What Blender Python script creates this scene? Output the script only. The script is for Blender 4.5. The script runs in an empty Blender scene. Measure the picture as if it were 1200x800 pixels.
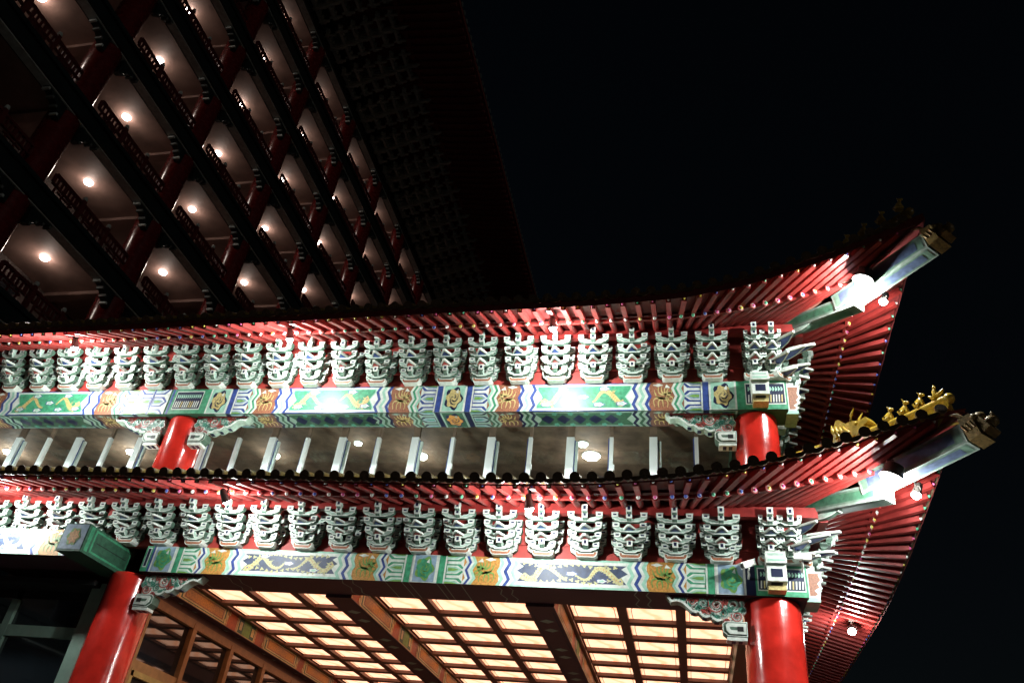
import bpy, bmesh, math, random
from mathutils import Vector, Matrix
random.seed(7)
R_ = math.radians
SC = bpy.context.scene
COL = SC.collection
EYE = 1.6            # all geometry below is laid out from eye level, then lifted by this at the end

# ------------------------------------------------------------------ camera
cam = bpy.data.cameras.new('camera'); camo = bpy.data.objects.new('camera', cam); COL.objects.link(camo)
rx = Vector((0.9773506, 0.18595914, 0.10101979)); ux = Vector((0.02608459, -0.57956444, 0.81450884)); fx = Vector((-0.21001284, 0.79342565, 0.57128832))
camo.matrix_world = Matrix(((rx.x, ux.x, -fx.x, 0), (rx.y, ux.y, -fx.y, 0), (rx.z, ux.z, -fx.z, 0), (0, 0, 0, 1)))
cam.sensor_width = 36; cam.lens = 36 * 923.64 / 1200; cam.clip_start = 0.1; cam.clip_end = 3000
SC.camera = camo

# ------------------------------------------------------------------ night sky, faint moon-like sun, exposure
w = bpy.data.worlds.new('World'); SC.world = w; w.use_nodes = True
nt = w.node_tree; bg = nt.nodes['Background']; sky = nt.nodes.new('ShaderNodeTexSky')
sky.sky_type = 'NISHITA'; sky.sun_disc = False; sky.sun_elevation = R_(10); sky.sun_rotation = R_(120)
nt.links.new(sky.outputs[0], bg.inputs[0]); bg.inputs[1].default_value = 0.0012
sun = bpy.data.lights.new('sun', 'SUN'); sun.energy = 0.075; sun.angle = R_(0.5); sun.color = (1, .96, .9)
suno = bpy.data.objects.new('sun', sun); COL.objects.link(suno)
suno.rotation_euler = (R_(80), 0, R_(60))
SC.view_settings.view_transform = 'Standard'; SC.view_settings.look = 'None'; SC.view_settings.gamma = 1
SC.view_settings.exposure = 0; SC.view_settings.use_curve_mapping = False
FLOOD_W = 250; CANOPY = 1.85
try:
    SC.cycles.max_bounces = 6; SC.cycles.diffuse_bounces = 3; SC.cycles.glossy_bounces = 3; SC.cycles.sample_clamp_indirect = 4
    SC.cycles.use_light_tree = True
except Exception: pass

# ------------------------------------------------------------------ materials
MATS = {}
def mat(name, col, rough=.5, metal=0, emit=None, estr=0, var=.25, scale=6, bump=0.0, coat=0, bscale=40):
    m = bpy.data.materials.new(name); m.use_nodes = True; n = m.node_tree; b = n.nodes['Principled BSDF']
    b.inputs['Roughness'].default_value = rough; b.inputs['Metallic'].default_value = metal
    if coat: b.inputs['Coat Weight'].default_value = coat; b.inputs['Coat Roughness'].default_value = .12
    tc = n.nodes.new('ShaderNodeTexCoord'); no = n.nodes.new('ShaderNodeTexNoise'); no.inputs['Scale'].default_value = scale; no.inputs['Detail'].default_value = 6
    n.links.new(tc.outputs['Object'], no.inputs['Vector'])
    rp = n.nodes.new('ShaderNodeValToRGB'); rp.color_ramp.elements[0].position = .3; rp.color_ramp.elements[1].position = .7
    rp.color_ramp.elements[0].color = tuple(c * (1 - var) for c in col) + (1,); rp.color_ramp.elements[1].color = tuple(min(1, c * (1 + var * .6)) for c in col) + (1,)
    n.links.new(no.outputs['Fac'], rp.inputs[0]); n.links.new(rp.outputs[0], b.inputs['Base Color'])
    mr = n.nodes.new('ShaderNodeMapRange'); mr.inputs[3].default_value = max(0.02, rough - .1); mr.inputs[4].default_value = min(1, rough + .12)
    n.links.new(no.outputs['Fac'], mr.inputs[0]); n.links.new(mr.outputs[0], b.inputs['Roughness'])
    if bump:
        n2 = n.nodes.new('ShaderNodeTexNoise'); n2.inputs['Scale'].default_value = bscale; n.links.new(tc.outputs['Object'], n2.inputs['Vector'])
        bu = n.nodes.new('ShaderNodeBump'); bu.inputs['Strength'].default_value = bump; bu.inputs['Distance'].default_value = .01
        n.links.new(n2.outputs['Fac'], bu.inputs['Height']); n.links.new(bu.outputs[0], b.inputs['Normal'])
    if emit:
        b.inputs['Emission Color'].default_value = emit + (1,); b.inputs['Emission Strength'].default_value = estr
    MATS[name] = m; return m
mat('column_red', (.68, .028, .018), .2, coat=.7, bump=.3, bscale=8, var=.28, scale=3.5)
mat('rafter_red', (.24, .021, .018), .42, bump=.1)
mat('soffit_red', (.15, .014, .013), .5, bump=.1)
mat('corner_board', (.30, .12, .09), .6, bump=.2)
mat('wall_red', (.38, .04, .032), .55, bump=.1)
mat('white_paint', (.70, .74, .68), .42, bump=.2, var=.22, scale=11)
mat('pale_teal', (.42, .56, .48), .45, bump=.12, var=.35, scale=11)
mat('teal', (.08, .30, .22), .45, var=.25)
mat('green', (.06, .32, .17), .42, var=.4, scale=14)
mat('dark_green', (.035, .11, .065), .45, var=.4, scale=14)
mat('mint', (.34, .60, .47), .45, var=.22, scale=14)
mat('blue', (.04, .075, .28), .4, var=.4, scale=14)
mat('pale_blue', (.27, .38, .50), .45, var=.3, scale=14)
mat('navy', (.008, .014, .05), .4)
mat('gold', (.60, .48, .20), .42, var=.35, scale=25)
mat('ochre', (.55, .26, .06), .5, var=.4, scale=30)
mat('russet', (.33, .13, .07), .5, var=.45, scale=40)
mat('vermilion', (.42, .09, .03), .5, var=.3, scale=20)
mat('leaf', (.17, .34, .08), .5, var=.3, scale=20)
mat('red_infill', (.45, .06, .05), .5)
mat('black', (.012, .012, .012), .5)
mat('bracket_shade_green', (.09, .15, .11), .5, var=.4, scale=11)  # dark grey-green paints shade onto the side faces of the bracket arms
mat('slate', (.05, .07, .13), .5, var=.4, scale=14)
mat('old_gold', (.52, .50, .26), .5, var=.35, scale=25)
mat('weathered', (.19, .23, .20), .5, var=.4, scale=9)
mat('bronze', (.22, .14, .05), .4, metal=.2, var=.5, scale=22, bump=.4)
mat('glazed_tile', (.26, .17, .03), .28, var=.35, scale=12, coat=.4)
mat('tile_face_unlit', (.09, .055, .03), .45, var=.5, scale=40, bump=.5)  # dark brown paints the golden tile ends as unlit
mat('gold_glaze', (.62, .40, .045), .24, var=.3, scale=18, coat=.5)
mat('dark_red_board', (.14, .02, .02), .5)
mat('beam_under', (.075, .032, .045), .42, var=.35, scale=20)
mat('coffer_wood', (.16, .08, .06), .45, var=.3)
mat('frame_wood', (.36, .19, .075), .35, var=.25, scale=8)
mat('gold_frame', (.48, .33, .11), .35)
mat('frame_green', (.28, .42, .35), .4, var=.15)
mat('mullion_white', (.86, .92, .92), .35, var=.05)
mat('ceiling_brown', (.19, .135, .095), .72, var=.5, scale=3, bump=.6, bscale=9)
mat('lamp_body', (.12, .1, .09), .4, metal=.3)
mat('camera_shell', (.75, .75, .7), .35)
mat('hotel_block', (.13, .15, .14), .6)
mat('hotel_dark', (.010, .018, .018), .5, var=.4, scale=2)
mat('hotel_rail', (.12, .014, .014), .5)
mat('hotel_soffit', (.32, .20, .165), .6, var=.35, scale=1.2, bump=.3, bscale=6)
mat('hotel_column', (.15, .008, .008), .25, coat=.5)
mat('hotel_bracket', (.52, .58, .55), .6)
mat('hotel_rafter', (.22, .045, .04), .6)
mat('hotel_wall', (.12, .09, .08), .7, var=.3, scale=1.5)
mat('stone', (.25, .24, .22), .6, var=.3, scale=3, bump=.3)
mat('paving', (.12, .12, .115), .55, var=.35, scale=1.5, bump=.3)
mat('lamp_glow', (1, 1, 1), .4, emit=(.93, .98, 1.0), estr=60)
mat('downlight_glow', (1, 1, 1), .4, emit=(1, .97, .9), estr=25)
mat('cool_glow', (1, 1, 1), .4, emit=(.8, 1, .96), estr=9)
mat('balcony_glow', (1, 1, 1), .4, emit=(1, .88, .82), estr=16)
for i, c in enumerate([(.75, .6, .1), (.75, .75, .7), (.08, .12, .5), (.7, .1, .3), (.1, .45, .25)]): mat('cap%d' % i, c, .3, coat=.4)
def panel_mat():
    m = bpy.data.materials.new('lit_panel'); m.use_nodes = True; n = m.node_tree; b = n.nodes['Principled BSDF']
    tc = n.nodes.new('ShaderNodeTexCoord'); ns = n.nodes.new('ShaderNodeTexNoise'); ns.inputs['Scale'].default_value = 7; ns.inputs['Detail'].default_value = 3
    n.links.new(tc.outputs['Object'], ns.inputs['Vector'])
    wv = n.nodes.new('ShaderNodeTexWave'); wv.inputs['Scale'].default_value = .7; wv.inputs['Distortion'].default_value = 9; wv.inputs['Detail'].default_value = 2
    n.links.new(tc.outputs['Object'], wv.inputs['Vector'])
    r = n.nodes.new('ShaderNodeValToRGB'); r.color_ramp.elements[0].position = .05; r.color_ramp.elements[0].color = (.98, .40, .21, 1)
    r.color_ramp.elements[1].position = .35; r.color_ramp.elements[1].color = (1, .52, .33, 1)
    n.links.new(wv.outputs['Fac'], r.inputs[0]); n.links.new(r.outputs[0], b.inputs['Emission Color'])
    mr = n.nodes.new('ShaderNodeMapRange'); mr.inputs[3].default_value = CANOPY * .72; mr.inputs[4].default_value = CANOPY * 1.35
    n.links.new(ns.outputs['Fac'], mr.inputs[0]); n.links.new(mr.outputs[0], b.inputs['Emission Strength'])
    b.inputs['Base Color'].default_value = (.6, .5, .4, 1); MATS['lit_panel'] = m
panel_mat()
def glass(name, tint, refl):
    m = bpy.data.materials.new(name); m.use_nodes = True; n = m.node_tree; n.nodes.clear()
    o = n.nodes.new('ShaderNodeOutputMaterial'); t = n.nodes.new('ShaderNodeBsdfTransparent'); t.inputs[0].default_value = tint + (1,)
    g = n.nodes.new('ShaderNodeBsdfGlossy'); g.inputs['Roughness'].default_value = .03; g.inputs['Color'].default_value = (.8, .85, .85, 1)
    lw = n.nodes.new('ShaderNodeLayerWeight'); pw = n.nodes.new('ShaderNodeMath'); pw.operation = 'POWER'; pw.inputs[1].default_value = 4; n.links.new(lw.outputs['Facing'], pw.inputs[0]); fr = n.nodes.new('ShaderNodeMath'); fr.operation = 'MULTIPLY_ADD'; fr.inputs[1].default_value = .5; fr.inputs[2].default_value = refl; n.links.new(pw.outputs[0], fr.inputs[0]); mx = n.nodes.new('ShaderNodeMixShader')
    n.links.new(fr.outputs[0], mx.inputs[0]); n.links.new(t.outputs[0], mx.inputs[1]); n.links.new(g.outputs[0], mx.inputs[2]); n.links.new(mx.outputs[0], o.inputs[0]); MATS[name] = m
glass('window_glass', (.92, .95, .93), .04)
mat('dark_glass', (.012, .016, .02), .06, var=.1); _n = MATS['dark_glass'].node_tree; _b = _n.nodes['Principled BSDF']; _b.inputs['IOR'].default_value = 1.9; _n.links.remove(_b.inputs['Roughness'].links[0]); _b.inputs['Roughness'].default_value = .035

# ------------------------------------------------------------------ mesh builder
class MB:
    def __init__(s): s.v = []; s.f = []; s.m = []; s.names = []; s.sm = []
    def mi(s, n):
        if n not in s.names: s.names.append(n)
        return s.names.index(n)
    def poly(s, pts, m):
        b = len(s.v); s.v += [tuple(p) for p in pts]; s.f.append(tuple(range(b, b + len(pts)))); s.m.append(s.mi(m)); s.sm.append(False)
    def raw(s, vs, fs, m, smooth=False):
        b = len(s.v); s.v += [tuple(p) for p in vs]; k = s.mi(m)
        for f in fs: s.f.append(tuple(b + i for i in f)); s.m.append(k); s.sm.append(smooth)
    def box(s, c, d, m, U=(1, 0, 0), V=(0, 1, 0), W=(0, 0, 1)):
        U, V, W, c = Vector(U), Vector(V), Vector(W), Vector(c)
        vs = [c + U * (d[0] / 2 * i) + V * (d[1] / 2 * j) + W * (d[2] / 2 * k) for i in (-1, 1) for j in (-1, 1) for k in (-1, 1)]
        s.raw(vs, [(0, 1, 3, 2), (4, 6, 7, 5), (0, 4, 5, 1), (2, 3, 7, 6), (0, 2, 6, 4), (1, 5, 7, 3)], m)
    def bar(s, p, q, w_, h, m, up=(0, 0, 1), mend=None):
        p, q = Vector(p), Vector(q); L = q - p; T = L.normalized(); S = T.cross(Vector(up)).normalized(); N = S.cross(T)
        vs = [p + S * (w_ / 2 * a) + N * (h / 2 * b) + L * c for c in (0, 1) for a, b in ((-1, -1), (1, -1), (1, 1), (-1, 1))]
        s.raw(vs, [(0, 1, 5, 4), (1, 2, 6, 5), (2, 3, 7, 6), (3, 0, 4, 7), (3, 2, 1, 0)], m); s.raw(vs[4:], [(0, 1, 2, 3)], mend or m)
    def tube(s, pts, r, m, n=10, caps=True, capm=None, radii=None):
        pts = [Vector(p) for p in pts]; rings = []
        for i, p in enumerate(pts):
            T = (pts[min(i + 1, len(pts) - 1)] - pts[max(i - 1, 0)]).normalized()
            A = Vector((0, 0, 1)) if abs(T.z) < .9 else Vector((1, 0, 0)); S = T.cross(A).normalized(); N = S.cross(T); rr = radii[i] if radii else r
            rings.append([p + (S * math.cos(2 * math.pi * k / n) + N * math.sin(2 * math.pi * k / n)) * rr for k in range(n)])
        vs = [v for g in rings for v in g]
        s.raw(vs, [(i * n + k, i * n + (k + 1) % n, (i + 1) * n + (k + 1) % n, (i + 1) * n + k) for i in range(len(pts) - 1) for k in range(n)], m, True)
        if caps: s.raw(rings[0], [tuple(range(n))], capm or m); s.raw(rings[-1], [tuple(range(n))], capm or m)
    def ball(s, c, r, m, n=8, sc=(1, 1, 1)):
        c = Vector(c); vs = []; fs = []
        for i in range(n // 2 + 1):
            th = math.pi * i / (n // 2)
            for k in range(n): ph = 2 * math.pi * k / n; vs.append(c + Vector((math.sin(th) * math.cos(ph) * r * sc[0], math.sin(th) * math.sin(ph) * r * sc[1], math.cos(th) * r * sc[2])))
        for i in range(n // 2):
            for k in range(n): fs.append((i * n + k, i * n + (k + 1) % n, (i + 1) * n + (k + 1) % n, (i + 1) * n + k))
        s.raw(vs, fs, m, True)
    def prism(s, O, U, V, W, pts, w0, w1, m, inset=0, mi=None, ms=None):
        """outline pts (u,v) pushed from w0 to w1 along W; the w1 face gets a raised border colour m and an inner field mi"""
        O, U, V, W = Vector(O), Vector(U), Vector(V), Vector(W); P = lambda p, t: O + U * p[0] + V * p[1] + W * t
        n = len(pts); a = sum(pts[i][0] * pts[(i + 1) % n][1] - pts[(i + 1) % n][0] * pts[i][1] for i in range(n))
        if a < 0: pts = pts[::-1]
        vs = [P(p, w0) for p in pts] + [P(p, w1) for p in pts]
        s.raw(vs, [(i, (i + 1) % n, n + (i + 1) % n, n + i) for i in range(n)] + [tuple(range(n - 1, -1, -1))], ms or m)
        if inset:
            q = offset(pts, inset)
            vs = [P(p, w1) for p in pts] + [P(p, w1) for p in q]
            s.raw(vs, [(i, (i + 1) % n, n + (i + 1) % n, n + i) for i in range(n)], m)
            s.raw([P(p, w1) for p in q], [tuple(range(n))], mi)
        else: s.raw([P(p, w1) for p in pts], [tuple(range(n))], m)
    def mesh(s, name, smooth=False, norm=True):
        me = bpy.data.meshes.new(name); me.from_pydata(s.v, [], s.f)
        for nme in s.names: me.materials.append(MATS[nme])
        for p, k, q in zip(me.polygons, s.m, s.sm): p.material_index = k; p.use_smooth = q
        return me
    def build(s, name, parent=None, norm=False):
        me = s.mesh(name)
        if norm:
            b = bmesh.new(); b.from_mesh(me); bmesh.ops.remove_doubles(b, verts=b.verts, dist=1e-5); bmesh.ops.recalc_face_normals(b, faces=b.faces); b.to_mesh(me); b.free()
        o = bpy.data.objects.new(name, me); COL.objects.link(o)
        if parent: o.parent = parent
        return o
def offset(pts, d):
    n = len(pts); out = []
    for i in range(n):
        a = Vector(pts[i - 1]); b = Vector(pts[i]); c = Vector(pts[(i + 1) % n])
        e1 = (b - a).normalized(); e2 = (c - b).normalized(); n1 = Vector((-e1.y, e1.x)); n2 = Vector((-e2.y, e2.x))
        bi = n1 + n2; k = bi.length
        bi = bi / k if k > 1e-4 else n1
        out.append(tuple(b + bi * (d / max(.45, bi.dot(n1)))))
    return out
def empty(name, loc=(0, 0, 0), label=None, cat=None, group=None, parent=None):
    o = bpy.data.objects.new(name, None); o.location = loc; COL.objects.link(o); o.empty_display_size = .3
    if label: tag(o, label, cat, group)
    if parent: o.parent = parent
    return o
def tag(o, label, cat, group=None):
    o['label'] = label; o['category'] = cat
    if group: o['group'] = group
def inst(src, name, loc, rz=0, parent=None, mirror=False, sc=None):
    o = bpy.data.objects.new(name, src); o.location = loc; o.rotation_euler.z = rz; COL.objects.link(o)
    if sc: o.scale = sc
    if parent: o.parent = parent
    return o
def pj(p):
    p = Vector(p); d = p.dot(fx); return (600 + 923.64 * p.dot(rx) / d, 400 - 923.64 * p.dot(ux) / d, d)
def interp(x, xs, ys):
    if x <= xs[0]: return ys[0]
    for i in range(len(xs) - 1):
        if x <= xs[i + 1]: return ys[i] + (ys[i + 1] - ys[i]) * (x - xs[i]) / (xs[i + 1] - xs[i])
    return ys[-1]

# ------------------------------------------------------------------ ground and plaza
g = MB(); g.poly([(-400, -300, -EYE), (400, -300, -EYE), (400, 500, -EYE), (-400, 500, -EYE)], 'paving'); go = g.build('ground'); go['kind'] = 'structure'
g = MB(); g.box((-4, 22, -EYE + .06), (22, 23, .12), 'stone'); go = g.build('porch_pavement'); go['kind'] = 'structure'

# ------------------------------------------------------------------ the pavilion
CX, CY = 1.70, 12.61          # corner of the beam faces
PAV = empty('gate_pavilion', (-4.4, 14, -EYE), 'red columned entrance pavilion with two upturned floodlit eaves and painted beams', 'pavilion')
PO = Vector((-4.4, 14, -EYE))
def part(mb, name, parent=None, norm=False):
    o = mb.build(name, parent or PAV, norm)
    if (parent or PAV) is PAV: o.location = -PO
    return o

XR, XL = 1.28, -10.16
ZB1, ZT1, ZB2, ZT2 = 4.13, 4.61, 7.38, 7.97
Y2F = 12.50

# ---- painted patterns -------------------------------------------------------------
def zig(P, u, d, wd, m, lay, sgn=1):
    vs = [(0, .0), (.22, .75), (.5, 0), (.78, .75), (1, .1)]
    for (a, da), (b, db) in zip(vs, vs[1:]):
        P([(u + sgn * d * da, a), (u + sgn * d * da + wd, a), (u + sgn * d * db + wd, b), (u + sgn * d * db, b)], m, lay)
def creature(P, u0, u1, m, lay, amp=.2, dark='blue'):
    """a winding ribbon of scales with crest, claws and a head, painted flat"""
    n = 44; L = u1 - u0; pr = []; H = .5
    for i in range(n + 1):
        t = i / n; u = u0 + L * (t + .035 * math.sin(t * L * 13)); v = .5 + amp * 1.25 * math.sin(t * L * 11 + u0) * (1 - .25 * t); pr.append((u, v * H, (.042 if i > 3 else .055) * (1 - .75 * max(0, t - .35) / .65)))
    N = []
    for i in range(n + 1):
        a, b = pr[max(0, i - 1)], pr[min(n, i + 1)]; d = Vector((b[0] - a[0], b[1] - a[1])).normalized(); N.append((-d.y, d.x))
    cl = lambda q: (q[0], min(.93, max(.07, q[1] / H)))
    for i in range(n):
        a, b = pr[i], pr[i + 1]; na, nb = N[i], N[i + 1]
        P([cl((a[0] - na[0] * a[2], a[1] - na[1] * a[2])), cl((b[0] - nb[0] * b[2], b[1] - nb[1] * b[2])), cl((b[0] + nb[0] * b[2], b[1] + nb[1] * b[2])), cl((a[0] + na[0] * a[2], a[1] + na[1] * a[2]))], m, lay)
        if i % 2 == 0 and i > 4:
            P([cl((a[0] + na[0] * a[2], a[1] + na[1] * a[2])), cl((b[0] + nb[0] * b[2], b[1] + nb[1] * b[2])), cl((b[0] + nb[0] * (b[2] + .022), b[1] + nb[1] * (b[2] + .022)))], m, lay)
        if i % 2 == 0: P([cl((a[0] - na[0] * a[2] * .2, a[1] - na[1] * a[2] * .2)), cl((b[0] - nb[0] * b[2] * .2, b[1] - nb[1] * b[2] * .2)), cl((a[0] + na[0] * a[2] * .6, a[1] + na[1] * a[2] * .6))], 'ochre', lay + .4)
    for i in (9, 16, 26):
        a = pr[i]; s = -1 if i % 2 else 1; na = N[i]
        for k in (-1, 0, 1): P([cl((a[0], a[1] + s * a[2] * .5)), cl((a[0] + .02, a[1] + s * a[2] * .5)), cl((a[0] + .05 + k * .035, a[1] + s * (a[2] + .07)))], m, lay + .1)
    u, v, wd = pr[1]; P([cl(q) for q in ((u - .10, v - .03), (u - .02, v - .065), (u + .05, v), (u - .0, v + .07), (u - .05, v + .03), (u - .10, v + .04), (u - .06, v))], m, lay + .2)
    blob(P, u - .01, (v + .01) / H, .012, .03, dark, lay + .6, 3, 0, 8)
def phoenix(P, u, w_, m, ground, lay, sgn=1):
    """a bird with spread wings and trailing tail feathers, painted flat"""
    H = .5
    def stroke(u0, v0, u1, v1, bend, th, mm=m, l=0):
        pr = []
        for i in range(7):
            t = i / 6; du, dv = u1 - u0, v1 - v0; k = bend * math.sin(math.pi * t); pr.append((u0 + du * t - dv * k, v0 + dv * t + du * k, th * (1 - .7 * t)))
        for a, b in zip(pr, pr[1:]):
            d = Vector((b[0] - a[0], b[1] - a[1])).normalized(); n_ = (-d.y, d.x)
            P([(u + sgn * q[0], min(.95, max(.05, .5 + q[1] / H))) for q in ((a[0] - n_[0] * a[2], a[1] - n_[1] * a[2]), (b[0] - n_[0] * b[2], b[1] - n_[1] * b[2]), (b[0] + n_[0] * b[2], b[1] + n_[1] * b[2]), (a[0] + n_[0] * a[2], a[1] + n_[1] * a[2]))], mm, lay + l)
    stroke(.09, .08, -.07, -.04, .3, .034); stroke(.07, .06, .13, .12, -.4, .018); stroke(.12, .12, .17, .10, 0, .010)
    for k in range(4): stroke(.03, .02, -.10 + .06 * k, .19 - .012 * k, .35 - .1 * k, .019)
    for k in range(4): stroke(-.05, -.03, -.17 + .075 * k, -.19 - .01 * (k % 2), -.45 + .25 * k, .018)
    for k in range(3): stroke(-.02, -.02, -.14 - .02 * k, .02 + .05 * k, .3, .014)
    stroke(.05, .0, .12, -.12, .5, .014); stroke(.06, -.02, .16, -.05, -.5, .014)
    for k in range(3): stroke(.0 + .03 * k, .03 - .01 * k, -.03 + .035 * k, -.02, .2, .006, ground, .4)
def cloud(P, u, v, s, lay, H=.5):
    for dm, m, l in ((1.25, 'blue', 0), (1, 'white_paint', 1), (.6, 'mint', 2)):
        pts = []
        for k in range(14):
            a = 2 * math.pi * k / 14; r = 1 + .22 * math.cos(a * 5); pts.append((u + s * dm * 1.9 * r * math.cos(a), v + s * dm * r * math.sin(a) * 1.5))
        P(pts, m, lay + l * .35)
def blob(P, u, v, su, sv, m, lay, lob=5, dep=.16, n=24, ph=.3):
    pts = [(u + su * (1 + dep * math.cos(lob * a + ph)) * math.cos(a), v + sv * (1 + dep * math.cos(lob * a + ph)) * math.sin(a)) for a in [2 * math.pi * k / n for k in range(n)]]
    P(pts, m, lay)
def emblem(P, u, hw, scheme, lay=1):
    bgm, line, dark, gold = scheme
    P([(u - hw, 0), (u + hw, 0), (u + hw, 1), (u - hw, 1)], line, lay); P([(u - hw + .035, 0.02), (u + hw - .035, 0.02), (u + hw - .035, .98), (u - hw + .035, .98)], bgm, lay + 1)
    blob(P, u, .5, hw * .70, .41, dark, lay + 2)
    blob(P, u, .5, hw * .60, .34, gold, lay + 3, 6, .14, ph=1)
    for k in range(3):
        a0 = k * 2.1; pr = []
        for i in range(9):
            t = i / 8; r = .25 + .6 * t; a = a0 + t * 3.0; pr.append((u + hw * .5 * r * math.cos(a), .5 + .30 * r * math.sin(a)))
        for a, b in zip(pr, pr[1:]):
            d = .016; P([(a[0] - d, a[1] - d), (b[0] + d, b[1] - d), (b[0] + d, b[1] + d), (a[0] - d, a[1] + d)], dark, lay + 4)
    P([(u + hw * .1, .72), (u + hw * .3, .86), (u + hw * .35, .68)], 'white_paint', lay + 5)
def hexes(P, u0, u1, sgn, style):
    """stacked open hexagon ends beside the bands, pointing to sgn"""
    c1, c2 = style; L = u1 - u0
    P([(u0, 0), (u1, 0), (u1, 1), (u0, 1)], 'white_paint', 1)
    a, b = (u0, u1) if sgn > 0 else (u1, u0); s = sgn
    for vc in (.0, .5, 1.0):
        for k, (hh, ins, m) in enumerate(((.20, .0, c1), (.145, .045, 'white_paint'), (.105, .07, c2), (.055, .11, 'gold' if c2 == 'green' else 'leaf'))):
            lo, hi = max(0, vc - hh), min(1, vc + hh)
            tip = b - s * (.02 + ins)
            P([(a + s * ins * .3, lo), (tip - s * .10, lo), (tip, min(1, max(0, vc))), (tip - s * .10, hi), (a + s * ins * .3, hi)] if 0 < vc < 1 else
              ([(a, lo), (tip, lo), (tip - s * .10, hi), (a, hi)] if vc == 0 else [(a, hi), (a, lo), (tip - s * .10, lo), (tip, hi)]), m, 2 + k * .5)
def halfbay(P, c0, c1, up, under=False):
    """painted sequence from emblem centre c0 to emblem centre c1"""
    band, bandl, side, em = ('blue', 'white_paint', 'russet', 'mint') if up else ('green', 'white_paint', 'ochre', 'pale_blue')
    L = c1 - c0; hw = .22
    for c, s in ((c0, 1), (c1, -1)):
        def U(a): return c + s * a
        def seg(a, b, m, lay): P([(min(U(a), U(b)), 0), (max(U(a), U(b)), 0), (max(U(a), U(b)), 1), (min(U(a), U(b)), 1)], m, lay)
        seg(.22, .40, 'white_paint', 1); seg(.245, .35, band, 2)
        hexes(P, min(U(.38), U(.74)), max(U(.38), U(.74)), s, ('blue', 'pale_blue') if up else ('green', 'mint'))
        seg(.68, 1.36, side, 1.2)
        for k, m in enumerate((['mint', 'white_paint', 'green', 'white_paint'] if up else ['white_paint', 'blue', 'white_paint', 'mint'])):
            zig(P, U(.66) + s * k * .045 - (.045 if s < 0 else 0), .09, .048, m, 3.4 - .0, s)
        # creature of the small panel
        phoenix(P, U(1.03), .3, 'leaf' if not up else 'gold', side, 3, -s)
        P([(U(.92), .8), (U(.99), .93), (U(1.02), .8)], 'white_paint', 4); blob(P, U(1.14), .9, .08, .05, 'white_paint', 4, 4, .2)
        seg(1.30, 1.80, 'white_paint', 1.3)
        zl = ['blue', 'white_paint', 'mint', 'white_paint', 'blue'] if up else ['mint', 'white_paint', 'blue', 'white_paint', 'mint']
        for k, m in enumerate(zl): zig(P, U(1.26) + s * k * .058 - (.06 if s < 0 else 0), .09, .062, m, 3.5, s)
    a, b = c0 + 1.52, c1 - 1.52
    if up:
        P([(a, 0), (b, 0), (b, 1), (a, 1)], 'white_paint', 1.5); P([(a, 0), (b, 0), (b, .06), (a, .06)], 'blue', 1.8); P([(a, .94), (b, .94), (b, 1), (a, 1)], 'blue', 1.8)
        e = .10
        def hx(i, m, lay):
            P([(a + i, i * .9), (b - i, i * .9), (b - i - .0, .22), (b - i - e, .5), (b - i, .78), (b - i, 1 - i * .9), (a + i, 1 - i * .9), (a + i, .78), (a + i + e, .5), (a + i, .22)], m, lay)
        hx(.04, 'white_paint', 2.2); hx(.10, 'mint' if not under else 'dark_green', 2.8); hx(.125, 'green' if not under else 'dark_green', 3.1)
        if not under:
            creature(P, a + .25, (a + b) / 2 - .15, 'gold', 3.7, .2); creature(P, b - .25, (a + b) / 2 + .15, 'gold', 3.7, .2)
            for uu, vv in ((a + .3, .24), (a + .75, .2), ((a + b) / 2, .5), (b - .7, .22), (b - .28, .25), (a + .6, .8), (b - .6, .8)): cloud(P, uu, vv, .045, 4)
        else:
            k = 0; u = a + .3
            while u < b - .2:
                P([(u - .13, .5), (u, .2), (u + .13, .5), (u, .8)], 'navy', 3.7); blob(P, u + .15, .85, .05, .1, 'leaf', 3.8); blob(P, u + .15, .15, .05, .1, 'leaf', 3.8); u += .3
    else:
        P([(a, 0), (b, 0), (b, 1), (a, 1)], 'mint', 1.6)
        P([(a, .07), (b, .07), (b, .93), (a, .93)], 'white_paint', 2.2)
        e = .09
        P([(a + .1, .18), (b - .1, .18), (b - .1 - e, .42), (b - .08, .55), (b - .1 - e, .7), (b - .1, .82), (a + .1, .82), (a + .1 + e, .7), (a + .08, .55), (a + .1 + e, .42)], 'slate', 3)
        creature(P, a + .20, (a + b) / 2 - .06, 'old_gold', 3.7, .19); creature(P, b - .18, (a + b) / 2 + .06, 'old_gold', 3.7, .19)
        u_ = a + .2
        while u_ < b - .2:
            for vv in (.24 + .06 * math.sin(u_ * 9), .76 + .06 * math.cos(u_ * 7)): blob(P, u_, vv, .034, .055, 'old_gold', 3.5, 3, .45, 10, u_ * 5)
            u_ += .10
        for uu, vv in (((a + b) / 2, .5), (a + .5, .74), (b - .5, .28)): cloud(P, uu, vv, .04, 4)
    P([(c0, 0), (c1, 0), (c1, 1), (c0, 1)], 'white_paint', .5)
def lattice_patch(P0, u0, u1, m0='navy', l0=6):
    P = lambda pts, m, lay: P0(pts, m, lay + l0)
    P([(u0, 0), (u1, 0), (u1, 1), (u0, 1)], 'green', 1); P([(u0 + .03, .16), (u1 - .03, .16), (u1 - .03, .92), (u0 + .03, .92)], 'white_paint', 2)
    P([(u0 + .045, .2), (u1 - .045, .2), (u1 - .045, .88), (u0 + .045, .88)], m0, 3)
    u = u0 + .07
    while u < u1 - .07:
        P([(u, .24), (u + .022, .24), (u + .03, .5), (u + .008, .5)], 'white_paint' if int(u * 50) % 3 else 'gold', 4); blob(P, u + .02, .7, .018, .08, 'mint', 4, 3, .3, 8); u += .047
LAY = .0022
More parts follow.
